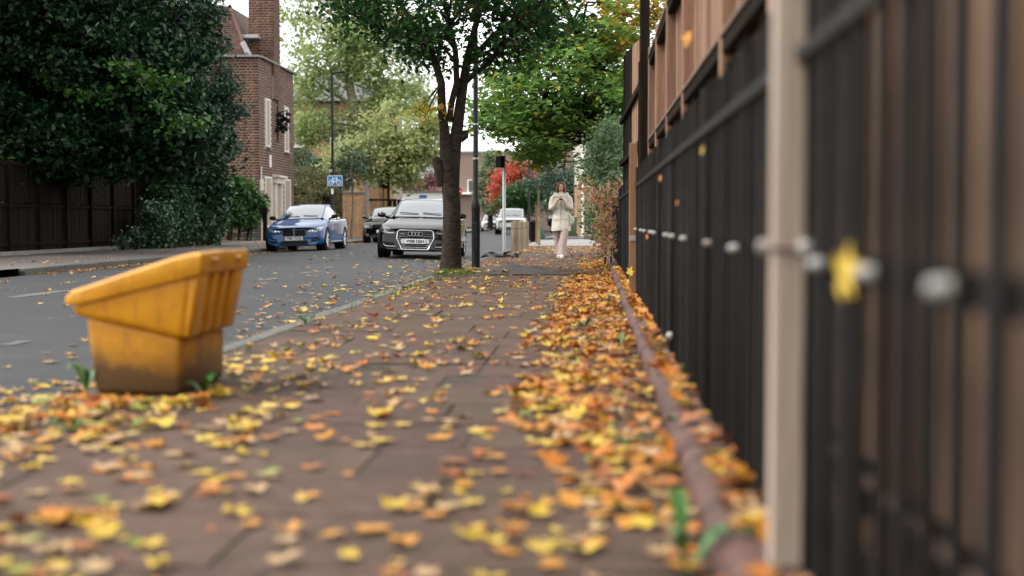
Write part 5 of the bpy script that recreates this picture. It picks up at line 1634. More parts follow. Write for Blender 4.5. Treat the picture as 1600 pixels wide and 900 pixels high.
# ================================================================== STREET FURNITURE
p = gp(743.5, 418, 0)
lp = thing('lamp_column', 'black lamp column with a thick base standing just behind the street tree', 'lamp post', (p.x, p.y, 0))
MB().lathe([(.074, -.05), (.074, 1.02), (.078, 1.03), (.078, 1.10), (.050, 1.19), (.047, 1.2), (.036, 6.5)], 20).build('shaft', M['lampblack'], lp)
MB().box((-.01, -.074, .55), (.085, .014, .5), ch=.005).build('access_door', M['lampblack'], lp, smooth=False)
MB().lathe([(.047, 1.9), (.05, 1.9), (.05, 1.93), (.047, 1.93)], 16, closed=True).build('band', M['steel'], lp)
MB().lathe([(.046, 2.5), (.049, 2.5), (.049, 2.53), (.046, 2.53)], 16, closed=True).build('band', M['steel'], lp)
MB().tube([(0, 0, 6.3), (-.3, -.05, 6.55), (-.8, -.05, 6.6)], .03, 8).box((-1.0, -.05, 6.6), (.5, .16, .07), ch=.02).build('lamp_head', M['lampblack'], lp)

ly = 56.5; lx = at(520, 330, ly).x; ztop = at(521, 113, ly).z
fl = thing('lamp_column', 'slim dark lamp column with a short arm, carrying the blue cycle sign', 'lamp post', (lx, ly, 0))
MB().lathe([(.085, 0), (.085, 1.2), (.06, 1.35), (.058, 2.5), (.055, ztop)], 14).build('shaft', M['lampblack'], fl)
MB().tube([(0, 0, ztop - .08), (.06, 0, ztop - .03), (.2, 0, ztop)], .05, 8).box((.36, 0, ztop + .005), (.36, .2, .075), ch=.025).build('lamp_head', M['lampblack'], fl)
zs_ = at(521, 270, ly).z
MB().box((0, 0, zs_ + .05), (.16, .16, .5), ch=.03).build('control_box', M['lampblack'], fl, smooth=False)
MB().box((-.06, -.09, zs_ + .08), (.12, .02, .12), ch=.004).build('sticker', M['capwhite'], fl, smooth=False)
MB().box((0, -.075, at(521, 299, ly).z), (.09, .01, .22), ch=.003).build('number_tag', M['white'], fl, smooth=False)
p = at(523.5, 282.5, ly - .12)
cs = thing('cycle_sign', 'small blue sign with a white bicycle on the far lamp column', 'sign', (p.x, ly - .13, p.z))
SW, SH = .60, .42
rr = lambda w_, h_, r_: [(x + r_ * math.cos(a), z + r_ * math.sin(a)) for x, z, a0 in ((w_ / 2 - r_, h_ / 2 - r_, 0), (-w_ / 2 + r_, h_ / 2 - r_, 90), (-w_ / 2 + r_, -h_ / 2 + r_, 180), (w_ / 2 - r_, -h_ / 2 + r_, 270)) for a in [R(a0 + q) for q in (0, 30, 60, 90)]]
MB().prism(rr(SW, SH, .05), -.008, .0).build('plate', M['white'], cs, smooth=False)
MB().prism(rr(SW - .045, SH - .045, .04), -.012, -.008).build('face', M['signblue'], cs, smooth=False)
bk = MB(); yk = -.016
for sx_ in (-.145, .145): bk.lathe([(.075, -.003), (.100, -.003), (.100, .003), (.075, .003)], 22, (sx_, yk, -.06), 'y', closed=True)
for a, c in (((-.145, -.06), (-.07, .08)), ((-.07, .08), (.09, .08)), ((.145, -.06), (.08, .10)), ((-.09, .04), (0, -.06)), ((0, -.06), (.09, .08)), ((0, -.06), (-.145, -.06)), ((-.12, .105), (-.05, .105)), ((-.07, .08), (-.085, .105)), ((.08, .10), (.07, .135)), ((.07, .135), (.03, .135))):
    bk.tube([(a[0], yk, a[1]), (c[0], yk, c[1])], .013, 6)
bk.build('bicycle_symbol', M['white'], cs)
for dz in (-.1, .1): MB().box((0, .05, dz), (.16, .10, .03)).build('clamp', M['steel'], cs, smooth=False)

p = gp(787.5, 400, 0)
sp_ = thing('sign_pole', 'slim grey steel sign pole with a small black sign box at its top', 'pole', (p.x, p.y, 0))
zt_ = at(787, 244, p.y).z
MB().lathe([(.042, -.02), (.042, zt_), (.03, zt_ + .02)], 14).build('shaft', M['steel'], sp_)
MB().box((-.09, 0, zt_ - .13), (.11, .30, .27), (0, 0, R(25)), ch=.01).build('sign_box', M['trim'], sp_, smooth=False)
for dz in (-.05, -.2): MB().lathe([(.042, 0), (.048, 0), (.048, .025), (.042, .025)], 14, (0, 0, zt_ + dz), closed=True).build('clip', M['steel'], sp_)

# bin bag, two knotted lumps in one sack
def sack(name, label, px, py, w_, d_, h_, seed):
    p = gp(px, py, 0); t = thing(name, label, 'bag', (p.x, p.y, 0))
    g = np.random.default_rng(seed); b = MB(); n, m_ = 14, 26
    ph = g.uniform(0, 6.28, 12)
    for i in range(n + 1):
        a = math.pi * i / n
        for j in range(m_):
            f = 2 * math.pi * j / m_
            x, y, z = math.sin(a) * math.cos(f), math.sin(a) * math.sin(f), math.cos(a)
            q = 1 + .12 * math.sin(5 * f + ph[0] + 2 * a) + .09 * math.sin(9 * f + ph[1] - 3 * a) + .07 * math.sin(13 * f + ph[2]) * math.sin(7 * a)
            zz = max(-.05, z) * h_ * q * (.75 + .35 * math.sin(3 * x + ph[3]))
            b.v.append((x * w_ * q, y * d_ * q, zz + .004))
    b.f = [(i * m_ + j, i * m_ + (j + 1) % m_, (i + 1) * m_ + (j + 1) % m_, (i + 1) * m_ + j) for i in range(n) for j in range(m_)]
    b.build('sack', M['bag'], t, ang=60)
    k = MB()
    for q in range(7):
        a = q * .9
        k.tube([(w_ * .55, 0, h_ * .55), (w_ * .75 + .05 * math.cos(a), .04 * math.sin(a), h_ * .8), (w_ * .85 + .09 * math.cos(a), .09 * math.sin(a), h_ * .95 + .02 * math.sin(a * 2))], [.02, .016, .006], 5)
    k.build('knot', M['bag'], t)
    return t


sack('bin_bag', 'flat crumpled black bin bag dumped at the foot of the grey sign pole', 776, 402, .29, .22, .13, 3)
sack('bin_bag', 'smaller limp black bin bag just right of the grey sign pole', 799, 402, .18, .16, .09, 8)

for i, (px, py, h_, r_, lb) in enumerate(((804.5, 391.5, .80, .115, 'nearest and thickest'), (813, 388.5, .80, .105, 'second'), (821.5, 385.5, .80, .10, 'third and farthest'))):
    p = gp(px, py, 0)
    t = thing('timber_bollard', f'round weathered timber bollard, {lb} from the grey sign pole', 'bollard', (p.x, p.y, 0), i, 'timber bollards in a row beyond the sign pole')
    MB().lathe([(r_ * 1.03, -.05), (r_, .3), (r_ * .98, h_ - .03), (r_ * .88, h_), (.01, h_ + .012)], 18).build('shaft', M['bollard'], t)
    MB().lathe([(r_ * 1.0, .60), (r_ * 1.01, .60), (r_ * 1.01, .61), (r_ * 1.0, .61)], 18, closed=True).build('groove_band', M['oldwood'], t)

p = gp(834.5, 378, 0)
lb_ = thing('litter_bin', 'narrow black litter bin beside the orange stake of the sapling', 'bin', (p.x, p.y, 0))
MB().lathe([(.15, 0), (.16, .05), (.17, .72), (.18, .74)], 18).build('drum', M['trim'], lb_)
MB().lathe([(.19, .74), (.19, .80), (.12, .86), (.02, .88)], 18).build('hood', M['trim'], lb_)
p = gp(838, 379, 0)
st = thing('tree_stake', 'orange sawn timber stake supporting the sapling', 'post', (p.x + .02, p.y - .3, 0))
MB().box((0, 0, .68), (.08, .08, 1.4), ch=.006).build('shaft', M['newpost'], st, smooth=False)
MB().tube([(.03, 0, 1.1), (.12, .1, 1.1), (.2, .25, 1.12)], .014, 6).build('tie', M['rubber'], st)

# wheeled bins beyond the woman
def wheelie(label, px, py, w_, rot=0):
    p = gp(px, py, -.03); t = thing('wheeled_bin', label, 'bin', (p.x, p.y, -.03), rot, 'green wheeled bins by the side entrance')
    b = MB(); b.add([(-w_ * .42, -.30, .06), (w_ * .42, -.30, .06), (w_ * .42, .30, .06), (-w_ * .42, .30, .06), (-w_ / 2, -.36, 1.0), (w_ / 2, -.36, 1.0), (w_ / 2, .36, 1.0), (-w_ / 2, .36, 1.0)],
                    [(0, 1, 2, 3), (4, 7, 6, 5), (0, 4, 5, 1), (1, 5, 6, 2), (2, 6, 7, 3), (3, 7, 4, 0)])
    b.build('tub', M['hopper'], t, bevel=.03, ang=50)
    MB().box((0, 0, 1.035), (w_ + .05, .78, .07), (R(3), 0, 0), ch=.025).build('lid', M['hopper'], t, smooth=False)
    MB().box((0, -.37, .93), (w_ * .8, .03, .05), ch=.01).build('handle', M['hopper'], t, smooth=False)
    for s in (-1, 1): MB().lathe([(.02, -.025), (.10, -.025), (.10, .025), (.02, .025)], 16, (s * w_ * .46, .28, .10), 'x').build('wheel', M['rubber'], t)


wheelie('dull green wheeled bin partly hidden by the woman walking', 893, 371, .58)
wheelie('green wheeled bin nearest the iron railing of the cream house', 905, 369.5, .58, R(4))
# distant odds and ends
p = at(714.5, 299, 100)
ne = thing('no_entry_sign', 'small round red no entry sign peeping out right of the cherry trunk', 'sign', (at(716, 299, 100).x, 100, p.z))
MB().lathe([(.001, -.01), (.30, -.01), (.30, .01), (.001, .01)], 26, axis='y').build('disc', M['signred'], ne)
MB().box((0, -.014, 0), (.42, .006, .10)).build('bar', M['white'], ne, smooth=False)
MB().tube([(0, .05, .3), (0, .05, -p.z)], .04, 10).build('pole', M['steel'], ne)
p = at(661, 308, 98)
ss = thing('street_sign', 'small blue and white plate on a post beyond the black saloon', 'sign', (p.x, 98, p.z))
MB().box((0, 0, 0), (.62, .02, .42), ch=.006).build('plate', M['white'], ss, smooth=False)
MB().box((0, -.013, .04), (.5, .006, .2)).build('face', M['signblue'], ss, smooth=False)
MB().tube([(0, .04, .15), (0, .04, -p.z)], .035, 8).build('pole', M['steel'], ss)
p = at(826.5, 345, 62)
l3 = thing('lamp_column', 'thin distant lamp column rising between bollards and sapling', 'lamp post', (p.x, 62, 0))
MB().lathe([(.08, 0), (.08, 1.2), (.05, 1.35), (.045, 6.0)], 12).build('shaft', M['lampblack'], l3)
MB().tube([(0, 0, 5.95), (-.15, 0, 6.05), (-.5, 0, 6.08)], .035, 6).build('lamp_head', M['lampblack'], l3)
p = gp(846, 374, -.03)
bg_ = thing('garden_sack', 'squat dark green garden sack leaning behind the black litter bin', 'bag', (p.x, p.y, -.03))
MB().add([(-.2, -.2, 0), (.2, -.2, 0), (.2, .2, 0), (-.2, .2, 0), (-.12, -.1, .62), (.04, -.1, .66), (.06, .1, .62), (-.1, .1, .6)], [(0, 1, 2, 3), (4, 7, 6, 5), (0, 4, 5, 1), (1, 5, 6, 2), (2, 6, 7, 3), (3, 7, 4, 0)]).build('sack', plain('green_sack', (.02, .06, .03), .5), bg_, bevel=.05, ang=60)
p = gp(857, 366, -.03)
mb = thing('moped', 'dark covered moped parked left of the woman in the distance', 'moped', (p.x, p.y + 6, -.03))
MB().box((0, .6, .75), (.5, 1.5, .5), (R(-4), 0, 0)).build('cover', M['trim'], mb, bevel=.14, seg=3, ang=60)
for yy in (0, 1.25): MB().lathe([(.15, -.05), (.25, -.05), (.27, 0), (.25, .05), (.15, .05)], 18, (0, yy, .27), 'x', closed=True).build('wheel', M['rubber'], mb)
MB().box((0, -.02, 1.15), (.34, .05, .42), (R(-15), 0, 0), ch=.02).build('screen', M['white'], mb, smooth=False)
MB().tube([(-.33, .15, 1.02), (0, .1, .98), (.33, .15, 1.02)], .025, 8).build('handlebar', M['trim'], mb)
# ================================================================== THE WALKING WOMAN (local: facing -Y, x to the viewer's right)
M['skin'] = surf('skin', [(.56, .31, .23), (.66, .40, .31)], .5, scale=9)
M['hair'] = surf('auburn_hair', [(.15, .07, .04), (.24, .115, .06), (.34, .18, .10)], .45, scale=16, stretch=(6, 6, .6))
M['coat'] = surf('cream_coat', [(.54, .50, .42), (.63, .59, .50)], .85, scale=10, bump=.25, bscale=30)
M['coat_in'] = surf('white_hood_lining', [(.58, .56, .51), (.66, .64, .59)], .9, scale=14, bump=.5)
M['trouser'] = surf('pinkish_trousers', [(.32, .24, .21), (.40, .31, .275)], .85, scale=9, bump=.2)
M['shoe'] = plain('white_trainer', (.62, .60, .57), .6)
M['sole'] = plain('pale_sole', (.6, .58, .54), .7)
M['eye'] = plain('dark_eye', (.02, .015, .012), .2)
M['lip'] = plain('lip', (.42, .14, .12), .4)
M['phone'] = plain('phone_case', (.01, .01, .012), .2)
M['seam'] = plain('coat_seam', (.33, .30, .24), .8)
pp_ = gp(876.5, 402.5, 0)
per = thing('person', 'woman in a cream hooded coat and pinkish wide trousers walking with a phone', 'person', (pp_.x, pp_.y, 0), R(-1))
HT = 1.70
# skeleton grown into one skin
vs_, es, rad = [], [], []


def jt(p, r_, parent=None):
    vs_.append(p); rad.append(r_ if hasattr(r_, '__len__') else (r_, r_))
    if parent is not None: es.append((parent, len(vs_) - 1))
    return len(vs_) - 1


pel = jt((0, 0, .92), (.15, .105))
ab = jt((0, .0, 1.06), (.125, .09), pel)
chs = jt((0, .01, 1.24), (.145, .095), ab)
shd = jt((0, .015, 1.37), (.10, .075), chs)
nk = jt((0, .0, 1.435), (.05, .05), shd)
nk2 = jt((0, -.02, 1.49), (.046, .05), nk)
jaw = jt((0, -.05, 1.525), (.055, .07), nk2)
hd = jt((0, -.035, 1.585), (.073, .088), jaw)
hd2 = jt((0, -.015, 1.645), (.066, .078), hd)
hands = {}
for s in (-1, 1):
    sh = jt((s * .155, .015, 1.365), .055, shd)
    el = jt((s * .215, -.06, 1.10), .040, sh)
    wr = jt((s * .075, -.26, 1.275), .028, el)
    pm = jt((s * .045, -.295, 1.305), (.036, .022), wr)
    hands[s] = pm
    for k in range(4):
        b0 = Vector((s * (.040 - .002 * k), -.305 - .004 * k, 1.332 - .021 * k))
        a = jt(tuple(b0), .0105, pm)
        c = jt(tuple(b0 + Vector((-s * .025, -.022, .006))), .0095, a)
        jt(tuple(b0 + Vector((-s * .044 + s * .004 * k, -.010, .008))), .008, c)
    t1_ = jt((s * .04, -.265, 1.33), .0125, pm)
    t2_ = jt((s * .022, -.275, 1.355), .011, t1_)
    jt((s * .006, -.290, 1.365), .009, t2_)
legs = {}
for s, fy, lift in ((1, -.20, 0), (-1, .18, .02)):
    hp = jt((s * .085, 0, .87), .085, pel)
    kn = jt((s * .075 - .01 * (s > 0), fy * .55 - .02, .49 + lift), .055, hp)
    an = jt((s * .05 - .02 * (s > 0), fy, .095 + lift * 2), .036, kn)
    he = jt((s * .05 - .02 * (s > 0), fy - .02, .055 + lift), .036, an)
    jt((s * .05 - .02 * (s > 0), fy - .15, .035), (.036, .026), he)
    legs[s] = (s * .05 - .02 * (s > 0), fy, lift)
me = bpy.data.meshes.new('body'); me.from_pydata(vs_, es, [])
bo = link('body', me)
md = bo.modifiers.new('skin', 'SKIN'); md.use_smooth_shade = True; md.branch_smoothing = .3
for i, sv in enumerate(me.skin_vertices[0].data):
    sv.radius = rad[i]; sv.use_root = (i == pel)
sb = bo.modifiers.new('s', 'SUBSURF'); sb.levels = sb.render_levels = 2
baked(bo); bo.data.materials.clear(); bo.data.materials.append(M['skin'])
for p in bo.data.polygons: p.use_smooth = True; p.material_index = 0
bo.parent = per
# face
for s in (-1, 1):
    e = MB().lathe([(.001, -.009), (.008, -.006), (.0105, 0), (.008, .006), (.001, .009)], 10, (s * .030, -.118, 1.578)).build('eye', M['eye'], per)
    MB().tube([(s * .014, -.125, 1.598), (s * .032, -.124, 1.604), (s * .048, -.112, 1.598)], [.003, .005, .002], 5).build('eyebrow', M['hair'], per)
    MB().lathe([(.001, -.026), (.011, -.018), (.014, 0), (.011, .018), (.001, .026)], 8, (s * .076, -.03, 1.572)).build('ear', M['skin'], per)
MB().tube([(0, -.118, 1.585), (0, -.132, 1.562), (0, -.142, 1.548), (0, -.122, 1.540)], [.008, .010, .014, .008], 7).build('nose', M['skin'], per)
MB().tube([(-.024, -.112, 1.518), (-.01, -.126, 1.521), (.01, -.126, 1.521), (.024, -.112, 1.518)], [.003, .007, .007, .003], 6).build('mouth', M['lip'], per)
# hair: a parted bob that falls to the collar, open at the face
hb = MB(); rings = []
for i, (z, rx, ry, yc, gap) in enumerate(((1.695, .02, .03, -.01, 0), (1.688, .055, .065, -.01, 0), (1.668, .080, .092, -.012, .1), (1.64, .092, .104, -.010, .55), (1.60, .098, .106, -.004, .85), (1.555, .101, .104, .006, .98), (1.51, .103, .096, .016, 1.05), (1.465, .100, .085, .024, 1.1), (1.432, .085, .068, .03, 1.15))):
    ring = []
    for k in range(25):
        a = -math.pi / 2 + gap + (2 * math.pi - 2 * gap) * k / 24
        wv = 1 + .025 * math.sin(k * 2.3 + i)
        ring.append((rx * math.cos(a) * wv, yc + ry * math.sin(a) * wv, z))
    rings.append(ring)
hb.loft(rings, cap=False, closed=False)
h = hb.build('hair', M['hair'], None, ang=80)
so = h.modifiers.new('s', 'SOLIDIFY'); so.thickness = .014; so.offset = -1
sb = h.modifiers.new('b', 'SUBSURF'); sb.levels = sb.render_levels = 1
baked(h); h.parent = per
for s in (-1, 1):
    for k in range(4):
        MB().tube([(s * .018, -.085 + .01 * k, 1.685), (s * (.068 + .004 * k), -.095 + .016 * k, 1.645), (s * (.092 + .003 * k), -.075 + .018 * k, 1.58), (s * (.094 + .004 * k), -.068 + .02 * k, 1.50), (s * (.078 + .005 * k), -.07 + .02 * k, 1.44)],
                  [.008, .012, .014, .012, .004], 6).build('hair_strand', M['hair'], h)
# trousers, wide and creased
for s in (1, -1):
    fx, fy, lf_ = legs[s]
    tr = MB(); rings = []
    for t, hx_, yy, z, rx, ry in ((0, s * .06, 0, .93, .08, .10), (.15, s * .075, fy * .1, .80, .088, .108), (.4, s * .078, fy * .35 - .01, .60, .096, .10), (.6, s * .072, fy * .55 - .015, .46, .092, .098), (.8, fx, fy * .78, .28, .094, .105), (.95, fx, fy * .96, .12 + lf_, .102, .122), (1, fx, fy, .06 + lf_, .105, .128)):
        ring = []
        for k in range(20):
            a = 2 * math.pi * k / 20
            q = 1 + .05 * math.sin(4 * a + 9 * t) * (t > .3)
            cr = 1.06 if k in (15,) else 1
            ring.append((hx_ + rx * math.cos(a) * q, yy + ry * math.sin(a) * q * cr, z))
        rings.append(ring)
    tr.loft(rings); tr.build('trousers', M['trouser'], per, ang=60)
    sh = MB(); rings = []
    for t, w_, z0, z1 in ((-.075, .02, .02, .05), (-.07, .036, .012, .085), (-.02, .040, .01, .105), (.05, .043, .01, .095), (.12, .047, .01, .075), (.18, .043, .012, .06), (.205, .02, .02, .045)):
        rings.append([(fx + w_ * math.cos(a), fy - t, (z0 + z1) / 2 + lf_ * (1 - (t + .075) / .28) + (z1 - z0) / 2 * math.sin(a)) for a in np.linspace(0, 6.283, 13)[:-1]])
    sh.loft(rings); sho = sh.build('shoe', M['shoe'], per, ang=60)
    MB().loft([[(fx + w_ * c_, fy - t, z + lf_ * (1 - (t + .08) / .29)) for c_, z in ((-1, 0), (1, 0), (1, .022), (-1, .022))] for t, w_ in ((-.08, .025), (-.06, .043), (.05, .047), (.14, .051), (.2, .035), (.215, .015))]).build('sole', M['sole'], sho, ang=30)
    for t in (.06, .09, .12): MB().tube([(fx - .02, fy - t, .098 - .25 * (t - .06)), (fx + .02, fy - t, .098 - .25 * (t - .06))], .004, 4).build('lace', M['coat_in'], sho)
# coat: body and sleeves as one cloth
ct = MB(); rings = []
for i, (z, rx, ry, yc) in enumerate(((.60, .215, .175, -.005), (.615, .218, .178, -.005), (.72, .21, .178, 0), (.85, .197, .162, 0), (.98, .178, .138, .0), (1.07, .172, .13, .0), (1.18, .172, .130, .0), (1.28, .176, .126, .005), (1.35, .165, .11, .012), (1.40, .125, .095, .015), (1.44, .09, .08, .012), (1.455, .075, .07, .01))):
    ring = []
    for k in range(32):
        a = 2 * math.pi * k / 32
        q = 1 + (.022 * math.sin(7 * a + 1.3 + z) + .016 * math.sin(11 * a - 5 * z)) * max(0, min(1, (1.2 - z) * 2.2)) + .012 * math.sin(3 * a + z * 18)
        ring.append((rx * math.cos(a) * q, yc + ry * math.sin(a) * q, z + .006 * math.sin(3 * a) * (z < .7)))
    rings.append(ring)
ct.loft(rings)
for s in (-1, 1):
    pts = [(s * .125, .012, 1.37), (s * .185, .0, 1.31), (s * .213, -.035, 1.20), (s * .222, -.07, 1.10), (s * .18, -.13, 1.115), (s * .14, -.185, 1.17), (s * .105, -.228, 1.228), (s * .09, -.245, 1.252)]
    ct.tube(pts, [.066, .072, .064, .062, .060, .054, .047, .047], 14)
ct = ct.build('coat', M['coat'], per, ang=70)
MB().tube([(0, -.178, .61), (0, -.163, .78), (0, -.142, 1.0), (0, -.142, 1.2), (0, -.112, 1.38)], .007, 5).build('placket', M['seam'], ct)
for z in (.86, 1.0, 1.14): MB().lathe([(.001, -.004), (.011, -.004), (.011, .004), (.001, .004)], 10, (.014, -.157 + .1 * max(0, z - 1.1), z), 'y').build('button', M['seam'], ct)
for s in (-1, 1):
    MB().box((s * .115, -.138, .86), (.13, .012, .05), (R(8), 0, s * R(32)), ch=.004).build('pocket_flap', M['coat'], ct, smooth=False)
    MB().tube([(s * .1, -.235, 1.237), (s * .085, -.249, 1.258)], [.049, .047], 14).build('cuff', M['coat'], ct)
MB().box((-.115, -.115, 1.345), (.10, .012, .02), (0, R(10), R(-20)), ch=.003).build('chest_flap', M['seam'], ct, smooth=False)
# hood lying on the shoulders
hd_ = MB(); rings = []
for a in np.linspace(R(-62), R(242), 19):
    c = Vector((.125 * math.cos(a), .02 + .105 * math.sin(a), 1.42 - .05 * max(0, -math.sin(a))))
    o_ = Vector((math.cos(a), math.sin(a), 0)); rr_ = .045 + .02 * max(0, math.sin(a))
    rings.append([tuple(c + (o_ * math.cos(t) + Vector((0, 0, 1)) * math.sin(t) * .9) * rr_ * (1 + .1 * math.sin(3 * t + 4 * a))) for t in np.linspace(0, 6.283, 11)[:-1]])
hd_.loft(rings); hd_.build('hood', M['coat_in'], ct, ang=70)
MB().tube([(.19, -.05, .98), (.215, -.07, .93), (.225, -.06, .82), (.215, -.055, .72)], [.018, .02, .016, .02], 6).build('belt', M['coat'], ct)
MB().tube([(.235, .05, .78), (.25, .03, .86), (.245, .02, .93)], [.05, .055, .02], 10).build('sleeve_tie', M['coat_in'], ct)
ph = thing('phone', 'dark mobile phone held up in both hands by the walking woman', 'phone', (pp_.x, pp_.y - .315, 1.318), 0)
MB().box((0, 0, 0), (.074, .010, .15), (R(-58), 0, R(4)), ch=.004).build('case', M['phone'], ph, smooth=False)
sc_ = MB().box((0, .0055, .0045), (.066, .002, .138), (R(-58), 0, R(4))).build('screen', M['pane'], ph, smooth=False)
# ================================================================== FALLEN LEAVES
maples = [T_maple(i, c) for i, c in enumerate((.06, .14, .26, .40, .1, .55))]
ovals = [T_oval()]
NAMES = list(LEAFCOL)


def density_drift(x, y):
    """leaf cover against the plinth, thinning towards the middle of the pavement"""
    edge = .15 + .56 * (1 / (1 + math.exp(-(y - 4.6) * 1.1))) * (1 if y < 16 else max(.35, 1 - (y - 16) * .05))
    d = PLX0 - x
    return max(0., min(1., (edge - d) / .28 + .25)) if d < edge + .1 else 0


items = []           # x, y, z, size, colour, tilt, yaw, spin, template, place
PAL = {'drift': [.13, .27, .30, .12, .16, .02], 'left': [.38, .18, .11, .19, .08, .06], 'mid': [.24, .22, .17, .22, .12, .03], 'road': [.32, .12, .08, .32, .14, .02]}


def drop(x, y, z, place, tl=.16, size=None, col=None):
    if -2.5 < x < -1.8 and 6.32 < y < 7.4: return
    c = col if col is not None else rng.choice(6, p=PAL[place])
    s = size or float(np.clip(rng.normal(.112, .026), .055, .17))
    t = int(rng.integers(0, 6))
    items.append((x, y, z, s, int(c), float(rng.normal(0, tl)), float(rng.uniform(0, 6.283)), float(rng.uniform(0, 6.283)), t, place))


# drift along the plinth
for _ in range(15000):
    x, y = rng.uniform(-.85, .285), 2.2 + 27 * rng.uniform() ** 1.25
    dn = density_drift(x, y)
    cl_ = .6 + .4 * math.sin(x * 9 + y * 2.3) * math.sin(y * 3.1)
    if rng.uniform() < dn * (.23 + .19 * cl_) * (.55 if y < 3.8 else 1):
        deep = max(0, 1 - (PLX0 - x) / .45)
        drop(x, y, .004 + rng.uniform(0, .032) * deep * dn + rng.uniform(0, .008), 'drift', .24)
# scatter over the flags, in loose patches
for _ in range(6200):
    x, y = rng.uniform(PX0 - .1, .25), 2.3 + 24 * rng.uniform() ** 1.1
    pat = .5 + .5 * math.sin(2.1 * x + 1.3 * y) * math.sin(3.7 * x - 1.9 * y + 1)
    p_ = .14 + .24 * pat
    p_ *= 2.3 if (x < -1.25 and y < 8.5) else (1.75 if y < 5 else 1.35 if y < 9 else .75)
    if -.9 < x < -.25 and y < 5: p_ *= .75
    if rng.uniform() < p_ * (.95 if x < -.9 else .8): drop(x, y, .003 + rng.uniform(0, .006), 'left' if x < -1.1 else 'mid', .12)
# heaped round the bin and the kerb
for _ in range(300):
    x, y = rng.normal(-2.35, .3), rng.normal(6.45, .42)
    if -2.45 < x < -1.80 and 6.36 < y < 7.5: continue
    z = .006 if x > KX else road_z(x) + .006
    drop(x, y, z + rng.uniform(0, .02), 'left', .25)
for _ in range(120):
    x, y = rng.uniform(-2.6, -1.7), rng.uniform(4.9, 6.5)
    drop(x, y, (.006 if x > KX else road_z(x) + .006) + rng.uniform(0, .02), 'left', .25)
# gutter and road
for _ in range(700):
    x, y = KX - .04 - abs(rng.normal(0, .55)), 4.5 + 30 * rng.uniform() ** 1.2
    if x > FX + .3: drop(x, y, road_z(x) + .008, 'road', .1)
for _ in range(260):
    x, y = rng.uniform(FX + .6, KX - 1), rng.uniform(12, 40)
    drop(x, y, road_z(x) + .007, 'road', .1)
for _ in range(700):
    x, y = FX + .05 + abs(rng.normal(0, .28)), rng.uniform(24, 62)
    drop(x, y, road_z(x) + .008, 'drift', .15)
for _ in range(260):
    drop(rng.uniform(-14, FX - .2), rng.uniform(25, 60), .008, 'road', .15)
# far end of the pavement and the foot of the creeper
for _ in range(1500):
    x, y = rng.uniform(PX0, .3), rng.uniform(24, 47)
    w_ = 1 if x > -.35 else (.8 if 36 < y < 45 else .22)
    if rng.uniform() < w_: drop(x, y, .006, 'drift' if y < 33 else 'mid', .12)
# on the plinth
for _ in range(420):
    x, y = rng.uniform(PLX0 + .05, FENCE_X - .02) if rng.uniform() < .9 else rng.uniform(.46, .58), 2.2 + 20 * rng.uniform() ** 1.2
    if abs(y - 3) < .1: continue
    drop(x, y, .106 + rng.uniform(0, .02), 'drift', .3)
# round the tree foot
for _ in range(170):
    x, y = TREE.x + rng.normal(.1, .5), TREE.y + rng.normal(-.35, .55)
    if (Vector((x, y)) - Vector((TREE.x, TREE.y))).length > .28 and x > KX: drop(x, y, .06, 'mid', .2)

vis = []
for i, it in enumerate(items):
    q = project(*it[:3])
    vis.append(it[3] / q[2] if q and -20 < q[0] < 1620 and 300 < q[1] < 915 else 0)
order = sorted(range(len(items)), key=lambda i: -vis[i])
single = set(order[:292])
WORD = {'yellow': 'bright yellow', 'golden': 'golden', 'orange': 'orange', 'tan': 'pale tan', 'rust': 'rust brown', 'green': 'greenish'}
MARK = [('the pale timber post', (.40, 3.0)), ('the yellow grit bin', (-1.95, 6.62)), ('the bottom middle of the picture', (-.25, 3.35)), ('the bottom left picture corner', (-1.40, 3.3)),
        ('the coping behind the pale post', (.25, 4.6)), ('the low weed before the bin', (-2.03, 5.45))]
leaf_me = {}
for t, (tv, tf) in enumerate(maples):
    for c in NAMES:
        leaf_me[t, c] = array_mesh('fallen_leaf', tv, tf, M['fl_' + c], False)
seen = {}
fl_rows = []
for i in order[:292]:
    x, y, z, s, c, tl, yw, spn, t, place = items[i]
    k = min(range(len(MARK)), key=lambda q: (MARK[q][1][0] - x) ** 2 + (MARK[q][1][1] - y) ** 2)
    fl_rows.append((NAMES[c], k, math.hypot(MARK[k][1][0] - x, MARK[k][1][1] - y), i))
_one = 'first second third fourth fifth sixth seventh eighth ninth'.split()
_teen = 'tenth eleventh twelfth thirteenth fourteenth fifteenth sixteenth seventeenth eighteenth nineteenth'.split()
ORD = [''] + _one[1:] + _teen
for tens, tn in (('twenty', 'twentieth'), ('thirty', 'thirtieth')): ORD += [tn] + [f'{tens}-{q}' for q in _one]
fl_rows.sort()
for c, k, dist, i in fl_rows:
    x, y, z, s, ci, tl, yw, spn, t, place = items[i]
    n_ = seen.get((c, k), 0); seen[c, k] = n_ + 1
    lab = f'{WORD[c]} fallen leaf, {ORD[n_]} nearest of its colour to {MARK[k][0]}'.replace(',  ', ', ')
    o = link('fallen_leaf', leaf_me[t, c])
    o.location = (x, y, z + .004); o.scale = (s,) * 3
    o.rotation_euler = (Matrix.Rotation(yw, 3, 'Z') @ Matrix.Rotation(tl, 3, 'X') @ Matrix.Rotation(spn, 3, 'Z')).to_euler()
    setp(o, lab, 'leaf', 'fallen leaves on the pavement')
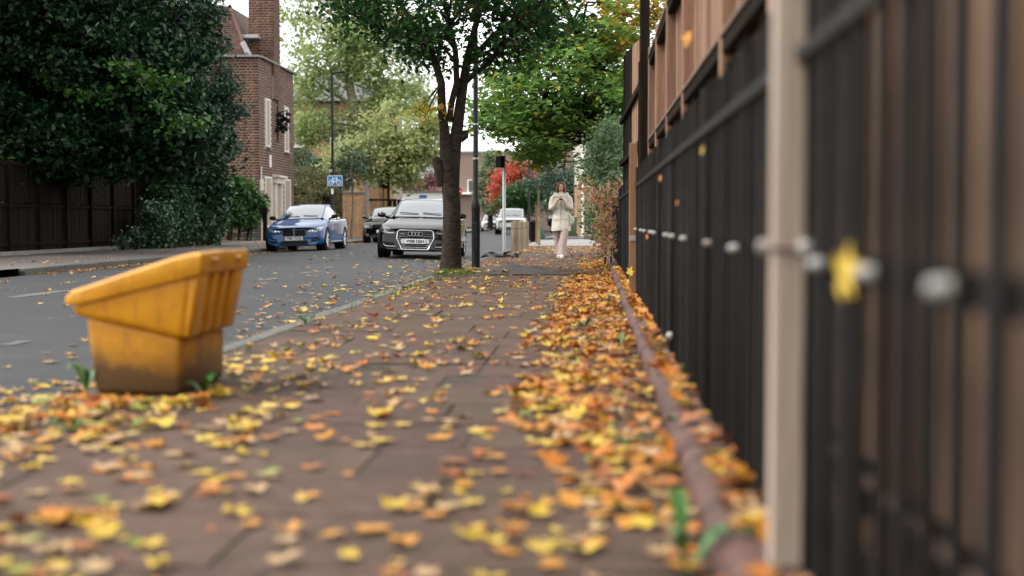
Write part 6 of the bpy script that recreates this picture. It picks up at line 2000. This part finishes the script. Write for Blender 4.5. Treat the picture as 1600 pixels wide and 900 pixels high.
# the rest, one mesh per colour of litter
rest = [it for i, it in enumerate(items) if i not in single]
V = []; F = []; MI = []
nv = 0
for t in range(6):
    for ci in range(6):
        g = [it for it in rest if it[8] == t and it[4] == ci]
        if not g: continue
        a = np.array([it[:8] for it in g], float)
        Rm = rotmats(a[:, 6], a[:, 5], a[:, 7]); tv, tf = maples[t]
        v = np.einsum('nij,kj->nki', Rm, tv) * a[:, 3][:, None, None] + a[:, None, :3]
        V.append(v.reshape(-1, 3)); f = tf[None] + (np.arange(len(g)) * len(tv))[:, None, None] + nv
        F.append(f.reshape(-1, 3)); MI.append(np.full(len(g) * len(tf), ci)); nv += len(g) * len(tv)
me = array_mesh('leaf_litter', np.concatenate(V), np.concatenate(F))
for c in NAMES: me.materials.append(M['fl_' + c])
me.polygons.foreach_set('material_index', np.concatenate(MI).astype(np.int32)); me.update()
o = link('leaf_litter', me); setp(o, 'autumn leaf litter drifted along the plinth and strewn over pavement and gutter', 'leaves', None, 'stuff')
print('leaves', len(items), 'singles', len(single))

# leaves caught on the fence
for x, y, z, s, c, t, rot, lab in ((.415, 2.36, .735, .125, 'yellow', 0, (R(80), R(70), R(-78)), 'yellow leaf stuck upright on the black railing beside a white bolt cap'),
                                   (.415, 6.35, 1.62, .115, 'golden', 4, (R(70), R(40), R(-70)), 'golden leaf caught on the board fence high above the railing'),
                                   (.41, 5.35, 1.08, .06, 'yellow', 0, (R(80), 0, R(-80)), 'small dull yellow leaf on the top rail of the railing'),
                                   (.41, 8.6, 1.07, .075, 'orange', 1, (R(80), R(30), R(-80)), 'orange leaf on the railing rail farther from the pale post'),
                                   (.41, 6.9, .905, .05, 'orange', 1, (R(80), R(10), R(-80)), 'small faded orange leaf clinging halfway up the pales'),
                                   (.41, 10.6, .70, .07, 'orange', 2, (R(80), R(60), R(-80)), 'orange leaf on the pales just below the far bolt caps'),
                                   (.37, 13.93, .32, .13, 'yellow', 0, (R(85), R(20), R(-30)), 'yellow leaf resting upright against the slim orange post')):
    o = link('fallen_leaf', leaf_me[t, c]); o.location = (x, y, z); o.scale = (s,) * 3; o.rotation_euler = rot
    setp(o, lab, 'leaf', 'leaves caught on the fence')

# ================================================================== WEEDS AND GRASS
M['weed'] = surf('weed_leaf', [(.03, .10, .02), (.055, .17, .035)], .45, scale=20)


def weed(label, x, y, z, n, L, seed, up=.6, wd=.34):
    t = thing('weed_plant', label, 'plant', (x, y, z), 0, 'weeds growing in the pavement joints'); g = random.Random(seed)
    for k in range(n):
        a = 6.283 * k / n + g.uniform(-.4, .4); l_ = L * g.uniform(.7, 1.15); u = up * g.uniform(.6, 1.3)
        d = Vector((math.cos(a), math.sin(a), 0)); sd = Vector((-math.sin(a), math.cos(a), 0))
        b = MB(); rows = []
        for i, w_ in enumerate((.04, .55, 1, .85, .05)):
            q = i / 4
            p = d * l_ * q + Vector((0, 0, l_ * u * math.sin(q * 2.1)))
            rows.append([p - sd * w_ * wd * l_ * .5 + Vector((0, 0, .05 * l_ * w_)), p, p + sd * w_ * wd * l_ * .5 + Vector((0, 0, .05 * l_ * w_))])
        b.loft(rows, cap=False, closed=False); b.build('leaf', M['weed'], t)
    return t


for i, (px, py, z, n, L, up, lab) in enumerate(((1045, 668, .05, 5, .10, .5, 'green weed sprouting at the coping edge, middle one of three by the pale post'),
                                                (985, 700, 0, 6, .085, .5, 'green weed in the leaf drift, farthest left of those by the coping'),
                                                (1072, 905, .0, 3, .12, 1.3, 'large blurred green weed leaf standing at the bottom edge beside the coping'),
                                                (1140, 840, .1, 3, .07, .3, 'small green weed lying on top of the coping'),
                                                (1068, 590, .1, 3, .06, .9, 'tiny green weed at the foot of the black pales'),
                                                (320, 618, 0, 7, .11, .7, 'green weed at the near corner of the yellow grit bin'),
                                                (135, 618, 0, 5, .12, 1.3, 'upright green weed on the road side of the yellow grit bin'),
                                                (110, 676, 0, 7, .10, .5, 'low green weed on the paving in front of the grit bin'),
                                                (478, 508, .0, 6, .10, 1.0, 'green tuft growing at the kerb edge midway to the street tree'),
                                                (912, 512, .01, 7, .12, .5, 'green weed poking through the orange leaf drift farther along'),
                                                (968, 545, .03, 4, .09, .8, 'green weed against the coping behind the others'))):
    p = gp(px, py, z); weed(lab, p.x, p.y, z, n, L, i, up, .34 if L < .125 else .75)
# grass on the soil at the tree foot and moss tufts in the kerb joint
N = 2600
c = np.stack([rng.normal(TREE.x - .02, .26, N), rng.normal(TREE.y - .62, .42, N), np.full(N, .03)], 1)
c2 = np.stack([rng.normal(KX + .19, .04, 220), 9 + 13 * rng.uniform(size=220) ** .5, np.full(220, .004)], 1)
c = np.concatenate([c[c[:, 0] > KX + .1], c2])
bl = np.array([(-.06, 0, 0), (.06, 0, 0), (.03, .1, .6), (0, .3, 1)], float)
Rm = rotmats(rng.uniform(0, 6.283, len(c)), rng.normal(0, .3, len(c)), np.zeros(len(c)))
V = np.einsum('nij,kj->nki', Rm, bl) * rng.uniform(.03, .075, len(c))[:, None, None] + c[:, None]
F = np.array([[0, 1, 2, 3]])[None] + (np.arange(len(c)) * 4)[:, None, None]
o = link('grass', array_mesh('grass', V.reshape(-1, 3), F.reshape(-1, 4), M['grass'])); setp(o, 'short grass at the foot of the street tree and along the kerb joint', 'grass', None, 'stuff')
